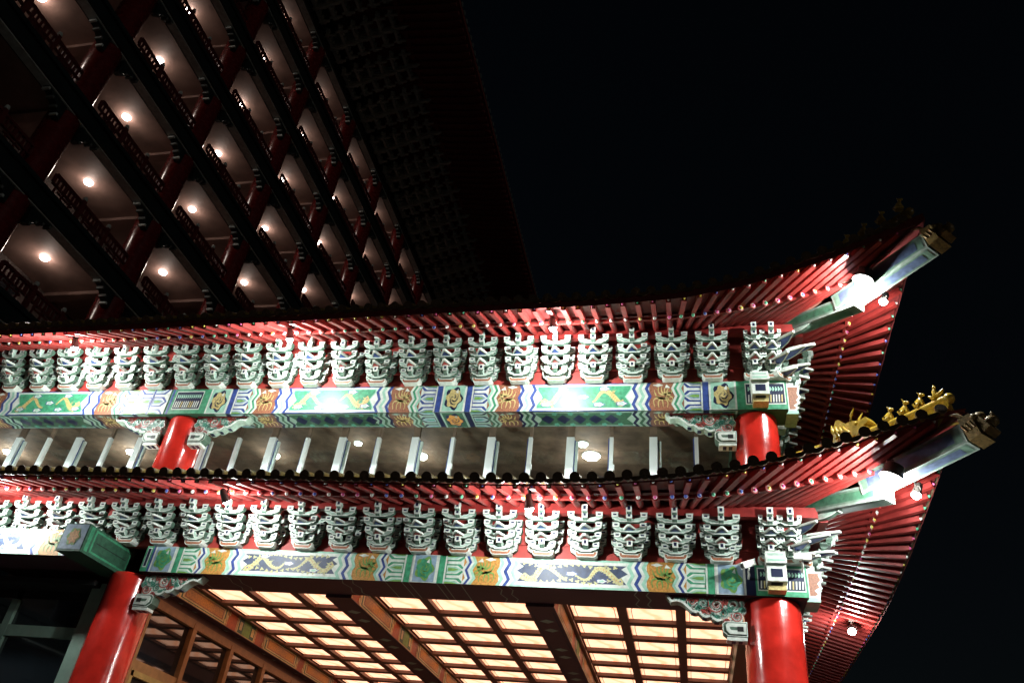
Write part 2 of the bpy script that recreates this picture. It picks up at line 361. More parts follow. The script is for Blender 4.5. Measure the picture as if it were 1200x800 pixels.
def face_map(mb, x0, y, z0, z1, side=False, xs=1, out=0.0):
    if not side: return lambda pts, m, lay: mb.poly([(u, y - .003 - LAY * lay, z0 + (z1 - z0) * v) for u, v in pts], m)
def under_map(mb, y0, y1, z):
    return lambda pts, m, lay: mb.poly([(u, y0 + (y1 - y0) * (1 - v), z - .003 - LAY * lay) for u, v in pts], m)
UNSWAP = {}
def clampx(P, x0, x1):
    def Q(pts, m, lay):
        us = [p[0] for p in pts]
        if max(us) <= x0 or min(us) >= x1: return
        P([(min(max(u, x0), x1), v) for u, v in pts], m, lay)
    return Q
# lower beam
b = MB(); b.box(((-9.8 + 1.8) / 2, CY + .42, (ZB1 + ZT1) / 2), (11.6, .84, ZT1 - ZB1), 'beam_under')
P = face_map(b, 0, CY, ZB1, ZT1)
halfbay(P, -9.40, -4.37, False); halfbay(P, -4.37, .66, False)
for e in (-9.40, -4.37, .66): emblem(P, e, .225, ('pale_blue', 'white_paint', 'leaf', 'green'), 5)
P([(-9.8, 0), (-9.62, 0), (-9.62, 1), (-9.8, 1)], 'blue', 6); lattice_patch(P, -9.8 - .0, -9.66, 'navy')
P([(.885, 0), (1.03, 0), (1.03, 1), (.885, 1)], 'navy', 6); lattice_patch(P, 1.03, 1.8)
PU = under_map(b, CY, CY + .84, ZB1); 
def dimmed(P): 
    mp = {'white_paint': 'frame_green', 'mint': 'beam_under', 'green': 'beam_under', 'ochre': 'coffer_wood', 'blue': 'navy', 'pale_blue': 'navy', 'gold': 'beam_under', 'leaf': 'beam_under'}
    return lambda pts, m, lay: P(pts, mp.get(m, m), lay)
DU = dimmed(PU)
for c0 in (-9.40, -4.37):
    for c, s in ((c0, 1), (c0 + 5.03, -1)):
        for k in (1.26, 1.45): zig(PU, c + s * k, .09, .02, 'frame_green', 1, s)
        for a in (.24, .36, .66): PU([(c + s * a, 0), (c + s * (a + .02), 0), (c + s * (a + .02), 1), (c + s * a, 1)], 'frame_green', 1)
part(b, 'painted_beam')['label'] = 'lower painted beam with blue dragon panels and orange side panels'
# upper beam
b = MB(); b.box(((-22 + 1.8) / 2, Y2F + .28, (ZB2 + ZT2) / 2), (23.8, .56, ZT2 - ZB2), 'dark_green')
P = face_map(b, 0, Y2F, ZB2, ZT2); PU = under_map(b, Y2F, Y2F + .56, ZB2)
halfbay(P, -9.36, -4.32, True); halfbay(P, -4.32, .70, True); halfbay(P, -15.95, -10.93, True); halfbay(P, -20.97, -15.95, True)
for e in (-9.36, -4.32, .70): emblem(P, e, .24, ('mint', 'white_paint', 'navy', 'gold'), 5)
emblem(P, -15.95, .24, ('mint', 'white_paint', 'navy', 'gold'), 5)
P([(-10.93 - .3, 0), (-10.93 + .35, 0), (-10.93 + .35, 1), (-10.93 - .3, 1)], 'white_paint', 5); hexes(lambda p, m, l: P(p, m, l + 4.5), -10.90, -10.55, 1, ('blue', 'pale_blue')); hexes(lambda p, m, l: P(p, m, l + 4.5), -11.3, -10.96, -1, ('blue', 'pale_blue'))
P([(-10.96, 0), (-10.92, 0), (-10.90, 1), (-10.94, 1)], 'blue', 8)
P([(-10.52, 0), (-9.6, 0), (-9.6, 1), (-10.52, 1)], 'green', 5); P([(-10.5, 0), (-10.45, 0), (-10.45, 1), (-10.5, 1)], 'blue', 6); lattice_patch(P, -10.42, -9.72, 'navy')
P([(.94, 0), (1.06, 0), (1.06, 1), (.94, 1)], 'green', 5); lattice_patch(P, 1.06, 1.8)
UNDER_SHADE = {'white_paint': 'frame_green', 'mint': 'dark_green', 'green': 'dark_green', 'russet': 'coffer_wood', 'blue': 'navy', 'leaf': 'teal'}  # underside colours swapped for darker ones, shade put into the paint
PUx = lambda pts, m, lay: PU(pts, UNDER_SHADE.get(m, m), lay)
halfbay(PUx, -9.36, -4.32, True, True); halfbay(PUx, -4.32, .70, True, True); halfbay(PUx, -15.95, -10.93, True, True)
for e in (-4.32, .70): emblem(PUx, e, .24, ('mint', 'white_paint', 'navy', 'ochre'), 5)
part(b, 'painted_beam')['label'] = 'upper painted beam with green dragon panels edged in blue'
# side beams (run into depth at the right)
for z0, z1, yf, dn in ((ZB1, ZT1, CY, .84), (ZB2, ZT2, Y2F, .8)):
    b = MB(); b.box((CX - dn / 2 + .0, yf + .86 + 8.5, (z0 + z1) / 2), (dn, 17, z1 - z0 - .006), 'dark_green')
    for j in range(8):
        y = yf + 1.4 + j * 2; M = lambda pts, m, lay: b.poly([(CX + .003 + LAY * lay, u, z0 + (z1 - z0) * v) for u, v in pts], m)
        M([(y, .1), (y + 1.2, .1), (y + 1.2, .9), (y, .9)], 'white_paint', 1); M([(y + .06, .18), (y + 1.14, .18), (y + 1.14, .82), (y + .06, .82)], 'green', 2)
    part(b, 'side_beam')
# crossing beam heads at the corner
def framed_box(b, c, d, mo, mi, ins=.03, faces='-y+x-z'):
    b.box(c, d, mo); c = Vector(c); e = .004
    if '-y' in faces:
        y = c.y - d[1] / 2 - e; b.poly([(c.x - d[0] / 2 + ins, y, c.z - d[2] / 2 + ins), (c.x + d[0] / 2 - ins, y, c.z - d[2] / 2 + ins), (c.x + d[0] / 2 - ins, y, c.z + d[2] / 2 - ins), (c.x - d[0] / 2 + ins, y, c.z + d[2] / 2 - ins)], mi)
    if '+x' in faces:
        x = c.x + d[0] / 2 + e; b.poly([(x, c.y - d[1] / 2 + ins, c.z - d[2] / 2 + ins), (x, c.y + d[1] / 2 - ins, c.z - d[2] / 2 + ins), (x, c.y + d[1] / 2 - ins, c.z + d[2] / 2 - ins), (x, c.y - d[1] / 2 + ins, c.z + d[2] / 2 - ins)], mi)
    if '-z' in faces:
        z = c.z - d[2] / 2 - e; b.poly([(c.x - d[0] / 2 + ins, c.y - d[1] / 2 + ins, z), (c.x + d[0] / 2 - ins, c.y - d[1] / 2 + ins, z), (c.x + d[0] / 2 - ins, c.y + d[1] / 2 - ins, z), (c.x - d[0] / 2 + ins, c.y + d[1] / 2 - ins, z)], mi)
for z0, z1, yf in ((ZB1, ZT1, CY), (ZB2, ZT2, Y2F)):
    b = MB()
    framed_box(b, (1.33, yf - .17, z0 + .26), (.29, .30, .25), 'white_paint', 'navy', .06)
    framed_box(b, (1.33, yf - .20, z0 + .44), (.31, .36, .09), 'white_paint', 'mint', .03)
    framed_box(b, (1.33, yf - .17, z0 + .55), (.30, .30, .10), 'white_paint', 'pale_teal', .03)
    b.box((1.33, yf - .12, z0 + .06), (.26, .24, .07), 'gold')
    part(b, 'beam_head'); b = MB()
    # carved end of the front beam past the corner
    pr = [(1.8, z0 + .04), (1.93, z0 + .04), (2.0, z0 + .10), (1.96, z0 + .15), (2.03, z0 + .20), (2.0, z0 + .26), (2.05, z0 + .32), (2.02, z0 + .40), (2.05, z1 - .02), (1.8, z1 - .02)]
    b.prism((0, yf + .62, 0), (1, 0, 0), (0, 0, 1), (0, -1, 0), pr, 0, .5, 'white_paint', .035, 'russet')
    b.box((1.88, yf + .36, z0 + .01), (.2, .5, .066), 'mint')
    part(b, 'carved_beam_end')
# ---- columns -------------------------------------------------------------
def column(x, y, r, z0, z1, base=True, lab=None):
    b = MB(); n = 48; zs = [z0, z1 - .06, z1 - .02, z1]; rs = [r, r, r - .006, r - .02]
    b.tube([(x, y, z) for z in zs], r, 'column_red', n, True, None, rs)
    if base:
        b.tube([(x, y, z0), (x, y, z0 + .18), (x, y, z0 + .3)], r, 'stone', n, True, None, [r + .2, r + .2, r + .06])
    o = part(b, 'column')
    if lab: o['label'] = lab
column(XR, CY + .44, .44, -EYE + .12, ZB1, lab='glossy red column at the right corner of the lower storey')
column(XL, CY + .44, .44, -EYE + .12, ZB1, lab='glossy red column left of the lit coffered ceiling')
for y in (20.6, 28.2): column(XR, y, .44, -EYE + .12, ZB1)
column(XR - .02, Y2F + .40, .38, 5.9, ZB2, False, 'red column at the right corner of the upper storey')
column(XL + .0, Y2F + .40, .38, 5.9, ZB2, False, 'red column at the left of the upper storey')
column(-21.5, Y2F + .40, .38, 5.9, ZB2, False)

# ---- carved spandrel brackets under the beams ---------------------------
def spandrel():
    """pierced bracket, column at u=0, reaching to u=1.2; v is down from the beam"""
    b = MB(); T = .10
    U, V, W = (1, 0, 0), (0, 0, 1), (0, -1, 0)
    top = [(0, -.02), (1.16, -.02)]
    # scalloped lower border as a ribbon
    edge = []
    def arc(u0, v0, u1, v1, bul, n=5):
        for i in range(n):
            t = i / n; edge.append((u0 + (u1 - u0) * t, v0 + (v1 - v0) * t - bul * math.sin(math.pi * t)))
    arc(.34, -.36, .52, -.32, .045); arc(.52, -.32, .70, -.26, .045); arc(.70, -.26, .86, -.20, .035); arc(.86, -.20, 1.06, -.10, -.03); edge.append((1.12, -.12)); edge.append((1.20, -.02))
    for a, c in zip(edge, edge[1:]):
        d = Vector((c[0] - a[0], c[1] - a[1])).normalized(); n_ = (-d.y * .036, d.x * .036)
        b.prism((0, 0, 0), U, V, W, [a, c, (c[0] + n_[0], c[1] + n_[1]), (a[0] + n_[0], a[1] + n_[1])], -T, T, 'white_paint', 0, None, 'pale_teal')
    b.prism((0, 0, 0), U, V, W, [(-.02, -.60), (.27, -.60), (.34, -.54), (.35, -.42), (.30, -.38), (-.02, -.38)], -T - .01, T + .01, 'white_paint', .012, 'bracket_shade_green', 'bracket_shade_green')
    b.prism((0, 0, 0), U, V, W, [(.0, -.57), (.24, -.57), (.29, -.52), (.30, -.44), (.27, -.41), (.0, -.41)], T + .0105, T + .03, 'white_paint', .055, 'bracket_shade_green')
    for e0, e1 in ((.06, .12), (.16, .22)): b.box(((e0 + e1) / 2, 0, -.664), (e1 - e0, .12, .01), 'navy')
    for i_ in (2, 7, 12): 
        if i_ + 1 < len(edge): b.box(((edge[i_][0] + edge[i_ + 1][0]) / 2, 0, (edge[i_][1] + edge[i_ + 1][1]) / 2 - .004), (.07, .10, .012), 'navy')
    b.prism((0, 0, 0), U, V, W, [(.04, -.53), (.13, -.53), (.13, -.46), (.04, -.46)], T + .03, T + .036, 'black')
    b.box((.14, 0, -.635), (.30, .2, .05), 'white_paint')
    # scrolls
    def scroll(cu, cv, r, m, turn=1, ph=0, wd=.031, n=22, t0=0, loops=1.6):
        pr = []
        for i in range(n):
            t = i / (n - 1); a = ph + turn * t * loops * 2 * math.pi; rr = r * (1 - .82 * t); pr.append((cu + rr * math.cos(a), cv + rr * math.sin(a), wd * (1 - .4 * t)))
        for k, (mm, ex, t1) in enumerate((('white_paint', 1.0, .075), (m, .22, .083))):
            for a, c in zip(pr, pr[1:]):
                d = Vector((c[0] - a[0], c[1] - a[1])).normalized(); n_ = (-d.y * a[2] * ex, d.x * a[2] * ex)
                b.prism((0, 0, 0), U, V, W, [(a[0] - n_[0], a[1] - n_[1]), (c[0] - n_[0], c[1] - n_[1]), (c[0] + n_[0], c[1] + n_[1]), (a[0] + n_[0], a[1] + n_[1])], 0 if k == 0 else .04, t1, mm)
    scroll(.16, -.12, .13, 'teal', 1, 2.6); scroll(.12, -.29, .09, 'red_infill', -1, .3); scroll(.42, -.13, .13, 'red_infill', -1, .4); scroll(.32, -.25, .075, 'teal', 1, 1)
    scroll(.62, -.11, .10, 'teal', 1, 2.8); scroll(.55, -.23, .06, 'red_infill', -1, 2); scroll(.80, -.09, .07, 'red_infill', 1, 0); scroll(.93, -.05, .045, 'teal', -1, 1); scroll(.27, -.38, .05, 'red_infill', 1, 0)
    scroll(.70, -.18, .05, 'teal', -1, 0); scroll(.48, -.29, .045, 'teal', 1, 3); scroll(.04, -.20, .05, 'teal', 1, 0); scroll(.29, -.08, .05, 'red_infill', 1, 2); scroll(.22, -.20, .05, 'teal', -1, 3); scroll(.50, -.06, .045, 'teal', 1, 1); scroll(.72, -.05, .04, 'red_infill', -1, 1); scroll(.40, -.31, .04, 'teal', -1, 1); scroll(.64, -.24, .035, 'red_infill', 1, 1); scroll(.84, -.15, .035, 'teal', 1, 1); scroll(1.03, -.05, .03, 'teal', 1, 2)
    b.prism((0, 0, 0), U, V, W, [(0, -.03), (1.12, -.03), (1.12, .0), (0, .0)], -.1, .1, 'dark_red_board')
    return b.mesh('carved_bracket')
spm = spandrel()
def put_sp(x, y, z, s): 
    o = inst(spm, 'carved_bracket', Vector((x, y, z)) - PO, 0, PAV); o.scale = (s, 1, 1)
put_sp(XR - .43, CY + .19, ZB1, -1); put_sp(XL + .43, CY + .19, ZB1, 1)
put_sp(XR - .40, Y2F + .19, ZB2, -1); put_sp(XL + .37, Y2F + .19, ZB2, 1); put_sp(XL - .37, Y2F + .19, ZB2, -1)

# ---- bracket sets ------------------------------------------------------
def arm_mesh(wd, hs):
    b = MB(); h = wd / 2
    pr = [(h - .13, .0), (h - .09, .025), (h - .05, .03), (h - .03, .05), (h, .065), (h, .155), (h - .085, .155), (h - .085, .10), (h - .13, .075), (.10, .07), (.08, .055), (-.08, .055), (-.10, .07), (-h + .13, .075), (-h + .085, .10), (-h + .085, .155), (-h, .155), (-h, .065), (-h + .03, .05), (-h + .05, .03), (-h + .09, .025), (-h + .13, .0)]
    pr = [(u, v * hs) for u, v in pr]
    b.prism((0, 0, 0), (1, 0, 0), (0, 0, 1), (0, -1, 0), pr, -.04, .04, 'white_paint', .014, 'pale_teal', 'bracket_shade_green')
    for s in (-1, 1):
        c = s * (h - .046); z = .125 * hs
        b.prism((c, 0, z), (1, 0, 0), (0, 0, 1), (0, -1, 0), [(-.052, -.042), (.052, -.042), (.058, .040), (-.058, .040)], -.05, .06, 'white_paint', .028, 'navy', 'bracket_shade_green')
        
    return b.mesh('cross_arm')
def nose_mesh(L, hs, kind, infill):
    b = MB(); wd = .075
    if kind == 'beak':
        # wedge reaching out and down, white edged with a coloured field below and above
        W2 = .115
        p = [(-W2, .0, 0), (W2, .0, 0), (W2 * .85, -L * .45, .0 * hs), (.02, -L, .0 * hs), (-.02, -L, .0 * hs), (-W2 * .85, -L * .45, .0 * hs)]
        q = [(x, y, z + .035 * hs) for x, y, z in p]; n = 6
        b.raw(p + q, [tuple(range(n - 1, -1, -1)), tuple(range(n, 2 * n))] + [(i, (i + 1) % n, n + (i + 1) % n, n + i) for i in range(n)], 'white_paint')
        b.poly([(-W2 + .018, -.01, -.003), (W2 - .018, -.01, -.003), (W2 * .85 - .018, -L * .44, -.003), (.0, -L + .03, -.003), (-W2 * .85 + .018, -L * .44, -.003)], 'bracket_shade_green')
        b.poly([(-W2 + .030, -.02, -.006), (W2 - .030, -.02, -.006), (W2 * .85 - .030, -L * .43, -.006), (.0, -L + .05, -.006), (-W2 * .85 + .030, -L * .43, -.006)], infill)
        for s in (): b.poly([(s * (W2 + .002), -.03, .012 * hs), (s * (W2 * .8 + .003), -L * .42, -.018 * hs), (s * (W2 * .8 + .003), -L * .42, .006 * hs), (s * (W2 + .002), -.03, .042 * hs)], 'teal')
    else:
        pr = [(0, .02), (L * .5, .0), (L * .75, .01), (L, .05), (L, .15), (L - .08, .15), (L - .09, .10), (0, .095)]
        pr = [(u, v * hs) for u, v in pr]
        b.prism((0, 0, 0), (0, -1, 0), (0, 0, 1), (1, 0, 0), pr, 0, wd / 2, 'white_paint', .013, 'pale_teal', 'bracket_shade_green')
        b.prism((0, 0, 0), (0, -1, 0), (0, 0, 1), (-1, 0, 0), pr, 0, wd / 2, 'white_paint', .013, 'pale_teal', 'bracket_shade_green')
        b.prism((0, -L, .09 * hs), (1, 0, 0), (0, 0, 1), (0, -1, 0), [(-wd / 2 - .01, -.05), (wd / 2 + .01, -.05), (wd / 2 + .01, .06), (-wd / 2 - .01, .06)], 0, .02, 'white_paint', .026, 'navy')
    return b.mesh('nose_arm')
def base_mesh(infill):
    b = MB()
    b.prism((0, 0, 0), (1, 0, 0), (0, 0, 1), (0, -1, 0), [(-.13, 0), (.13, 0), (.17, .03), (.19, .10), (.13, .10), (.12, .07), (-.12, .07), (-.13, .10), (-.19, .10), (-.17, .03)], -.1, .12, 'white_paint', .012, infill)
    b.box((0, .05, .06), (.2, .3, .1), 'white_paint')
    b.box((0, .02, .30), (.07, .16, .5), 'bracket_shade_green')
    return b.mesh('bracket_base')
SETS = {}
def set_meshes(H, proj):
    key = (H, proj)
    if key in SETS: return SETS[key]
    hs = H / 5 / .145
    r = {'f': [arm_mesh(.42, hs), arm_mesh(.50, hs), arm_mesh(.53, hs), arm_mesh(.56, hs)],
         'a': [arm_mesh(.52, hs), arm_mesh(.62, hs), arm_mesh(.64, hs), arm_mesh(.64, hs)],
         'n': [nose_mesh(.20, hs, 'plain', 'pale_teal'), nose_mesh(.30, hs, 'beak', 'red_infill'), nose_mesh(.30, hs, 'beak', 'blue'), nose_mesh(.17, hs, 'plain', 'teal'), nose_mesh(.14, hs, 'plain', 'teal')],
         'b': base_mesh('russet'), 'd': nose_mesh(.5, hs, 'plain', 'teal'), 'w': nose_mesh(.5, hs, 'beak', 'blue')}
    SETS[key] = r; return r
def bracket_set(x, y, z, rz, H, proj, wide=1.0):
    r = set_meshes(H, proj); root = inst(r['b'], 'bracket_set', Vector((x, y, z)) - PO, rz, PAV); dz = H / 5
    for k in range(4):
        inst(r['f'][k], 'cross_arm', (0, -.13 - k * (proj - .10) / 3.4, dz * (k + .55)), 0, root, sc=(wide, 1, 1))
        inst(r['a'][k], 'cross_arm', (0, .01 - k * .02, dz * (k + .35)), 0, root, sc=(wide, 1, 1))
    for k in range(5):
        o = inst(r['n'][k], 'nose_arm', (0, -.06 - k * (proj - .04) / 4.2, dz * (k + (.55 if k < 4 else .22)) + (.03 if k < 3 else 0)), 0, root)
    return root
HB1, HB2, PRJ = 5.30 - ZT1, 8.84 - ZT2, .40
for zt, H, yf, n0 in ((ZT1, HB1, CY, 17), (ZT2, HB2, Y2F, 24)):
    pr = PRJ + (yf - CY)
    for n in range(n0 if zt > 6 else 20):
        x = XR - .02 - (n + 1) * .72
        bracket_set(x, yf - .02, zt, 0, H, PRJ)
    for x in (XR - .0, XR + .30): bracket_set(x, yf - .02, zt, 0, H, PRJ, .6)
    for n in range(11): bracket_set(CX + .14, yf + .42 + n * .72, zt, math.pi / 2, H, PRJ, 1 if n else .6)
    # the diagonal set at the corner
    r = set_meshes(H, PRJ); root = inst(r['b'], 'bracket_set', Vector((CX, yf, zt)) - PO, math.pi / 4, PAV)
    for k in (0, 2, 4): inst(r['d'] if k > 2 else r['w'], 'nose_arm', (0, .10 - k * .11, H / 5 * (k + .5)), 0, root)
    for k in (1, 3): inst(r['w'], 'nose_arm', (.16, .10 - k * .08, H / 5 * (k + .45)), .25, root); inst(r['w'], 'nose_arm', (-.16, .10 - k * .08, H / 5 * (k + .45)), -.25, root)
# red wall boards behind the brackets, with low humps between sets
for zt, ztop, yf in ((ZT1, 5.62, CY), (ZT2, 9.3, Y2F)):
    b = MB(); b.box(((-22 + CX) / 2, yf + .12, (zt + ztop) / 2), (22 + CX, .1, ztop - zt), 'wall_red')
    b.box((CX - .12, yf + 9, (zt + ztop) / 2), (.1, 18, ztop - zt - .01), 'wall_red')
    for n in range(30):
        x = XR - .38 - n * .72
        b.prism((x, yf + .07, zt), (1, 0, 0), (0, 0, 1), (0, -1, 0), [(-.17, 0), (.17, 0), (.15, .07), (.08, .13), (0, .15), (-.08, .13), (-.15, .07)], 0, .03, 'wall_red')
    for k in (.33, .62):
        b.box(((-22 + CX) / 2, yf + .055, zt + (ztop - zt) * k * .8), (22 + CX, .03, .05), 'wall_red')
    part(b, 'bracket_wall')

# ---- eaves -------------------------------------------------------------
RAFTERS = {'rafter': [], 'flying_rafter': []}
class Roof:
    def __init__(s, xs, zd, zp, zc, zcf, zf, xf, tip, zh, top_o, top_z, pitch=.2575):
        s.xs, s.zd, s.zp, s.zc, s.zcf, s.zf, s.xf, s.tip, s.zh, s.top_o, s.top_z, s.pitch = xs, zd, zp, zc, zcf, zf, xf, tip, zh, top_o, top_z, pitch
        s.z0 = interp(-2.6, xs, zd); s.XT = CX + tip
    def disc(s, x): return interp(x, s.xs, s.zd)
    def lift(s, x): return s.disc(x) - s.z0
    def O(s, x):
        t = max(0, (x - s.xf) / (s.XT - s.xf)); return 1.9 + (s.tip - 1.9) * t * t
    def xi(s, x):
        if x <= s.xf: return x
        return s.xf + (x - s.xf) * (CX + .30 - s.xf) / (s.XT - s.xf)
    def edge(s, x, dz=0, do=0): return Vector((x, CY - s.O(x) - do, s.disc(x) + dz))
    def pt(s, x, o, dz=0):
        """a point of the rafter plane under outer station x; o runs .4 .. O"""
        f = (o - .4) / 1.5; O = s.O(x); xx = s.xi(x) + (x - s.xi(x)) * f; y = CY - (.4 + (O - .4) * f); L = s.lift(x)
        return Vector((xx, y, dz + L * max(0, f) ** 1.2))
    def seg(s, x, o1, z1, o2, z2):
        return s.pt(x, o1, z1), s.pt(x, o2, z2)
def mir(p): return Vector((CX + (CY - p[1]), CY - (p[0] - CX), p[2]))
def eave(R):
    z0 = R.z0
    stations = []; x = R.xf
    while x > -16.5: stations.append(x); x -= R.pitch
    stations = stations[::-1]; nf = 15; st = list(stations) + [R.xf + (R.XT - R.xf - .12) * i / nf for i in range(1, nf + 1)]
    for side in (0, 1):
        T = mir if side else (lambda p: Vector(p))
        ss = [x for x in st if not side or x > -10]
        # boards: boarded soffit between the rafters
        b = MB(); rows = [(-.1, R.zp + .15 + (R.zp - R.zc) / .7 * .5), (.4, R.zp + .15), (1.1, R.zc + .15), (1.101, R.zcf + .10), (1.9, R.zf + .10)]
        fine = [ss[0]] + [q for x0, x1 in zip(ss, ss[1:]) for q in (x1,)] + [R.XT]
        for x0, x1 in zip(fine, fine[1:]):
            for (o0, za), (o1, zb) in zip(rows, rows[1:]):
                q = [R.pt(x0, o0, za), R.pt(x1, o0, za), R.pt(x1, o1, zb), R.pt(x0, o1, zb)]
                b.poly([T(p) for p in q], 'corner_board' if x0 > R.XT - 1.0 and o1 < 1.2 else 'soffit_red')
            # fascia
            q = [R.pt(x0, 1.9, R.zf + .10), R.pt(x1, 1.9, R.zf + .10), R.edge(x1, -.005), R.edge(x0, -.005)]
            b.poly([T(p) for p in q], 'dark_red_board')
            q = [R.pt(x0, 1.9, R.zf + .02) + Vector((0, -.012, 0)), R.pt(x1, 1.9, R.zf + .02) + Vector((0, -.012, 0)), R.edge(x1, -.07, .012), R.edge(x0, -.07, .012)]
            b.poly([T(p) for p in q], 'dark_red_board')
            # beam that carries the round rafters' ends
            for oo, zz, hh, ww in ((.40, R.zp - .02, .17, .13), (1.12, R.zcf - .035, .055, .05)):
                b.bar(T(R.pt(x0, oo, zz)), T(R.pt(x1, oo, zz)), ww, hh, 'rafter_red')
        part(b, 'eave_soffit')
        for i, x in enumerate(ss):
            if x > R.XT - .13: continue
            e = int(random.random() * 5)
            b = MB(); p, q = R.seg(x, -.1 if x < R.xf else .2, R.zp + .06 + (.5 if x < R.xf else .2) * (R.zp - R.zc) / .7, 1.17, R.zc + .06 - .07 * (R.zp - R.zc) / .7)
            p, q = T(p), T(q); d = (q - p).normalized(); b.tube([p, q], .058, 'rafter_red', 10); b.ball(q + d * .008, .029, 'cap%d' % e, 8, (1, 1, 1)); b.tube([q - d * .03, q + d * .004], .0595, 'rafter_red', 10); b.tube([q, q + d * .008], .036, 'white_paint', 10)
            RAFTERS['rafter'].append((pj(p), pj(q), b))
            b = MB(); p, q = R.seg(x, .95, R.zcf + .045 + .15 * (R.zcf - R.zf) / .8, 1.86, R.zf + .045)
            p, q = T(p), T(q); d = (q - p).normalized(); b.bar(p, q, .085, .09, 'rafter_red'); b.ball(q + d * .01 - Vector((0, 0, .0)), .024, 'cap%d' % (4 - e), 8)
            RAFTERS['flying_rafter'].append((pj(p), pj(q), b))
        # tiles: barrel rows over pans, discs at the eave
        b = MB(); x = R.XT - .06; cols = []
        while x > (-16.5 if not side else -10): cols.append(x); x -= R.pitch
        for i, x in enumerate(cols):
            oe = max(R.top_o, x - CX); O = R.O(x)
            zt = R.top_z if oe <= R.top_o + 1e-6 and x <= CX + R.top_o else R.zh + (R.top_z - R.zh) * max(0, min(1, (CX - x) / (-R.top_o)) if x < CX else 0)
            n = 6; path = [(x, CY - (O + (oe - O) * t / n), R.disc(x) + .045 + (zt - R.disc(x) - .045) * (t / n) ** 1.05) for t in range(n + 1)]
            if O - oe < .1: continue
            b.tube([T(p) for p in path], .075, 'glazed_tile', 8, False)
            e = Vector(path[0]); tdir = (Vector(path[0]) - Vector(path[1])).normalized()
            b.tube([T(e), T(e + tdir * .035)], .082, 'tile_face_unlit', 14, True, 'tile_face_unlit'); b.tube([T(e + tdir * .035), T(e + tdir * .042)], .055, 'tile_face_unlit', 10, True, 'glazed_tile' if False else 'tile_face_unlit')
            # pan tile and its scalloped drip
            if i + 1 < len(cols):
                x2 = cols[i + 1]; O2 = R.O(x2); oe2 = max(R.top_o, x2 - CX)
                zt2 = R.top_z if oe2 <= R.top_o + 1e-6 and x2 <= CX + R.top_o else R.zh + (R.top_z - R.zh) * max(0, min(1, (CX - x2) / (-R.top_o)) if x2 < CX else 0)
                for t in range(n):
                    f0, f1 = t / n, (t + 1) / n
                    q = [(x, CY - (O + (oe - O) * f0), R.disc(x) + (zt - R.disc(x)) * f0 ** 1.05), (x2, CY - (O2 + (oe2 - O2) * f0), R.disc(x2) + (zt2 - R.disc(x2)) * f0 ** 1.05), (x2, CY - (O2 + (oe2 - O2) * f1), R.disc(x2) + (zt2 - R.disc(x2)) * f1 ** 1.05), (x, CY - (O + (oe - O) * f1), R.disc(x) + (zt - R.disc(x)) * f1 ** 1.05)]
                    b.poly([T(p) for p in q], 'glazed_tile')
                xm = (x + x2) / 2; pts = []
                for k in range(7):
                    a = math.pi * k / 6; pts.append((xm + .095 * math.cos(a), -.075 * math.sin(a)))
                fr = [T(R.edge(u, v + .01, .03)) for u, v in pts]; bk = [T(R.edge(u, v + .01, .0)) for u, v in pts]
                b.raw(fr, [tuple(range(7))], 'tile_face_unlit'); b.raw(fr + bk, [(k, k + 1, 8 + k, 7 + k) for k in range(6)], 'tile_face_unlit')
        part(b, 'tiled_roof')
# lower and upper eaves: stations measured along the front
K = 1.0288
LX = [v * K for v in (-11.5, -9, -6.66, -4.5, -2.5, -1.24, -.03, .68, 1.14, 1.72, 2.31, 2.9, 3.5)] + [CX + 2.2]
LZ = [v * K for v in (5.03, 5.02, 4.99, 4.975, 4.972, 5.0, 5.094, 5.193, 5.303, 5.439, 5.62, 5.80, 5.97)] + [6.18]
UX = [v * K for v in (-13.3, -10.4, -7.7, -5.2, -2.84, -1.37, .04, 1.0, 1.83, 2.52, 3.2, 3.64)] + [CX + 2.28]
UZ = [v * K for v in (8.149, 8.185, 8.239, 8.289, 8.335, 8.36, 8.453, 8.621, 8.867, 9.083, 9.34, 9.50)] + [9.86]
RL = Roof(LX, LZ, 5.33, 5.13, 5.22, 5.00, -.2, 2.16, 6.10, -1.0, 6.18)
RU = Roof(UX, UZ, 8.90, 8.60, 8.69, 8.38, -.2, 2.25, 9.75, -4.5, 12.6)
eave(RL); eave(RU)
for nme, lst in RAFTERS.items():
    def size(t):
        p, q, _ = t; inx = lambda a: -40 < a[0] < 1240 and -40 < a[1] < 840 and a[2] > 0
        return ((p[0] - q[0]) ** 2 + (p[1] - q[1]) ** 2) ** .5 * (1 if inx(p) or inx(q) else .01)
    lst.sort(key=lambda t: -size(t))
    for _, _, b in lst[:100]: part(b, nme)
    m = MB()
    for _, _, b in lst[100:]:
        base = len(m.v); m.v += b.v; m.f += [tuple(base + i for i in f) for f in b.f]; m.m += [m.mi(b.names[k]) for k in b.m]; m.sm += b.sm
    o = part(m, nme); o['kind'] = 'stuff'

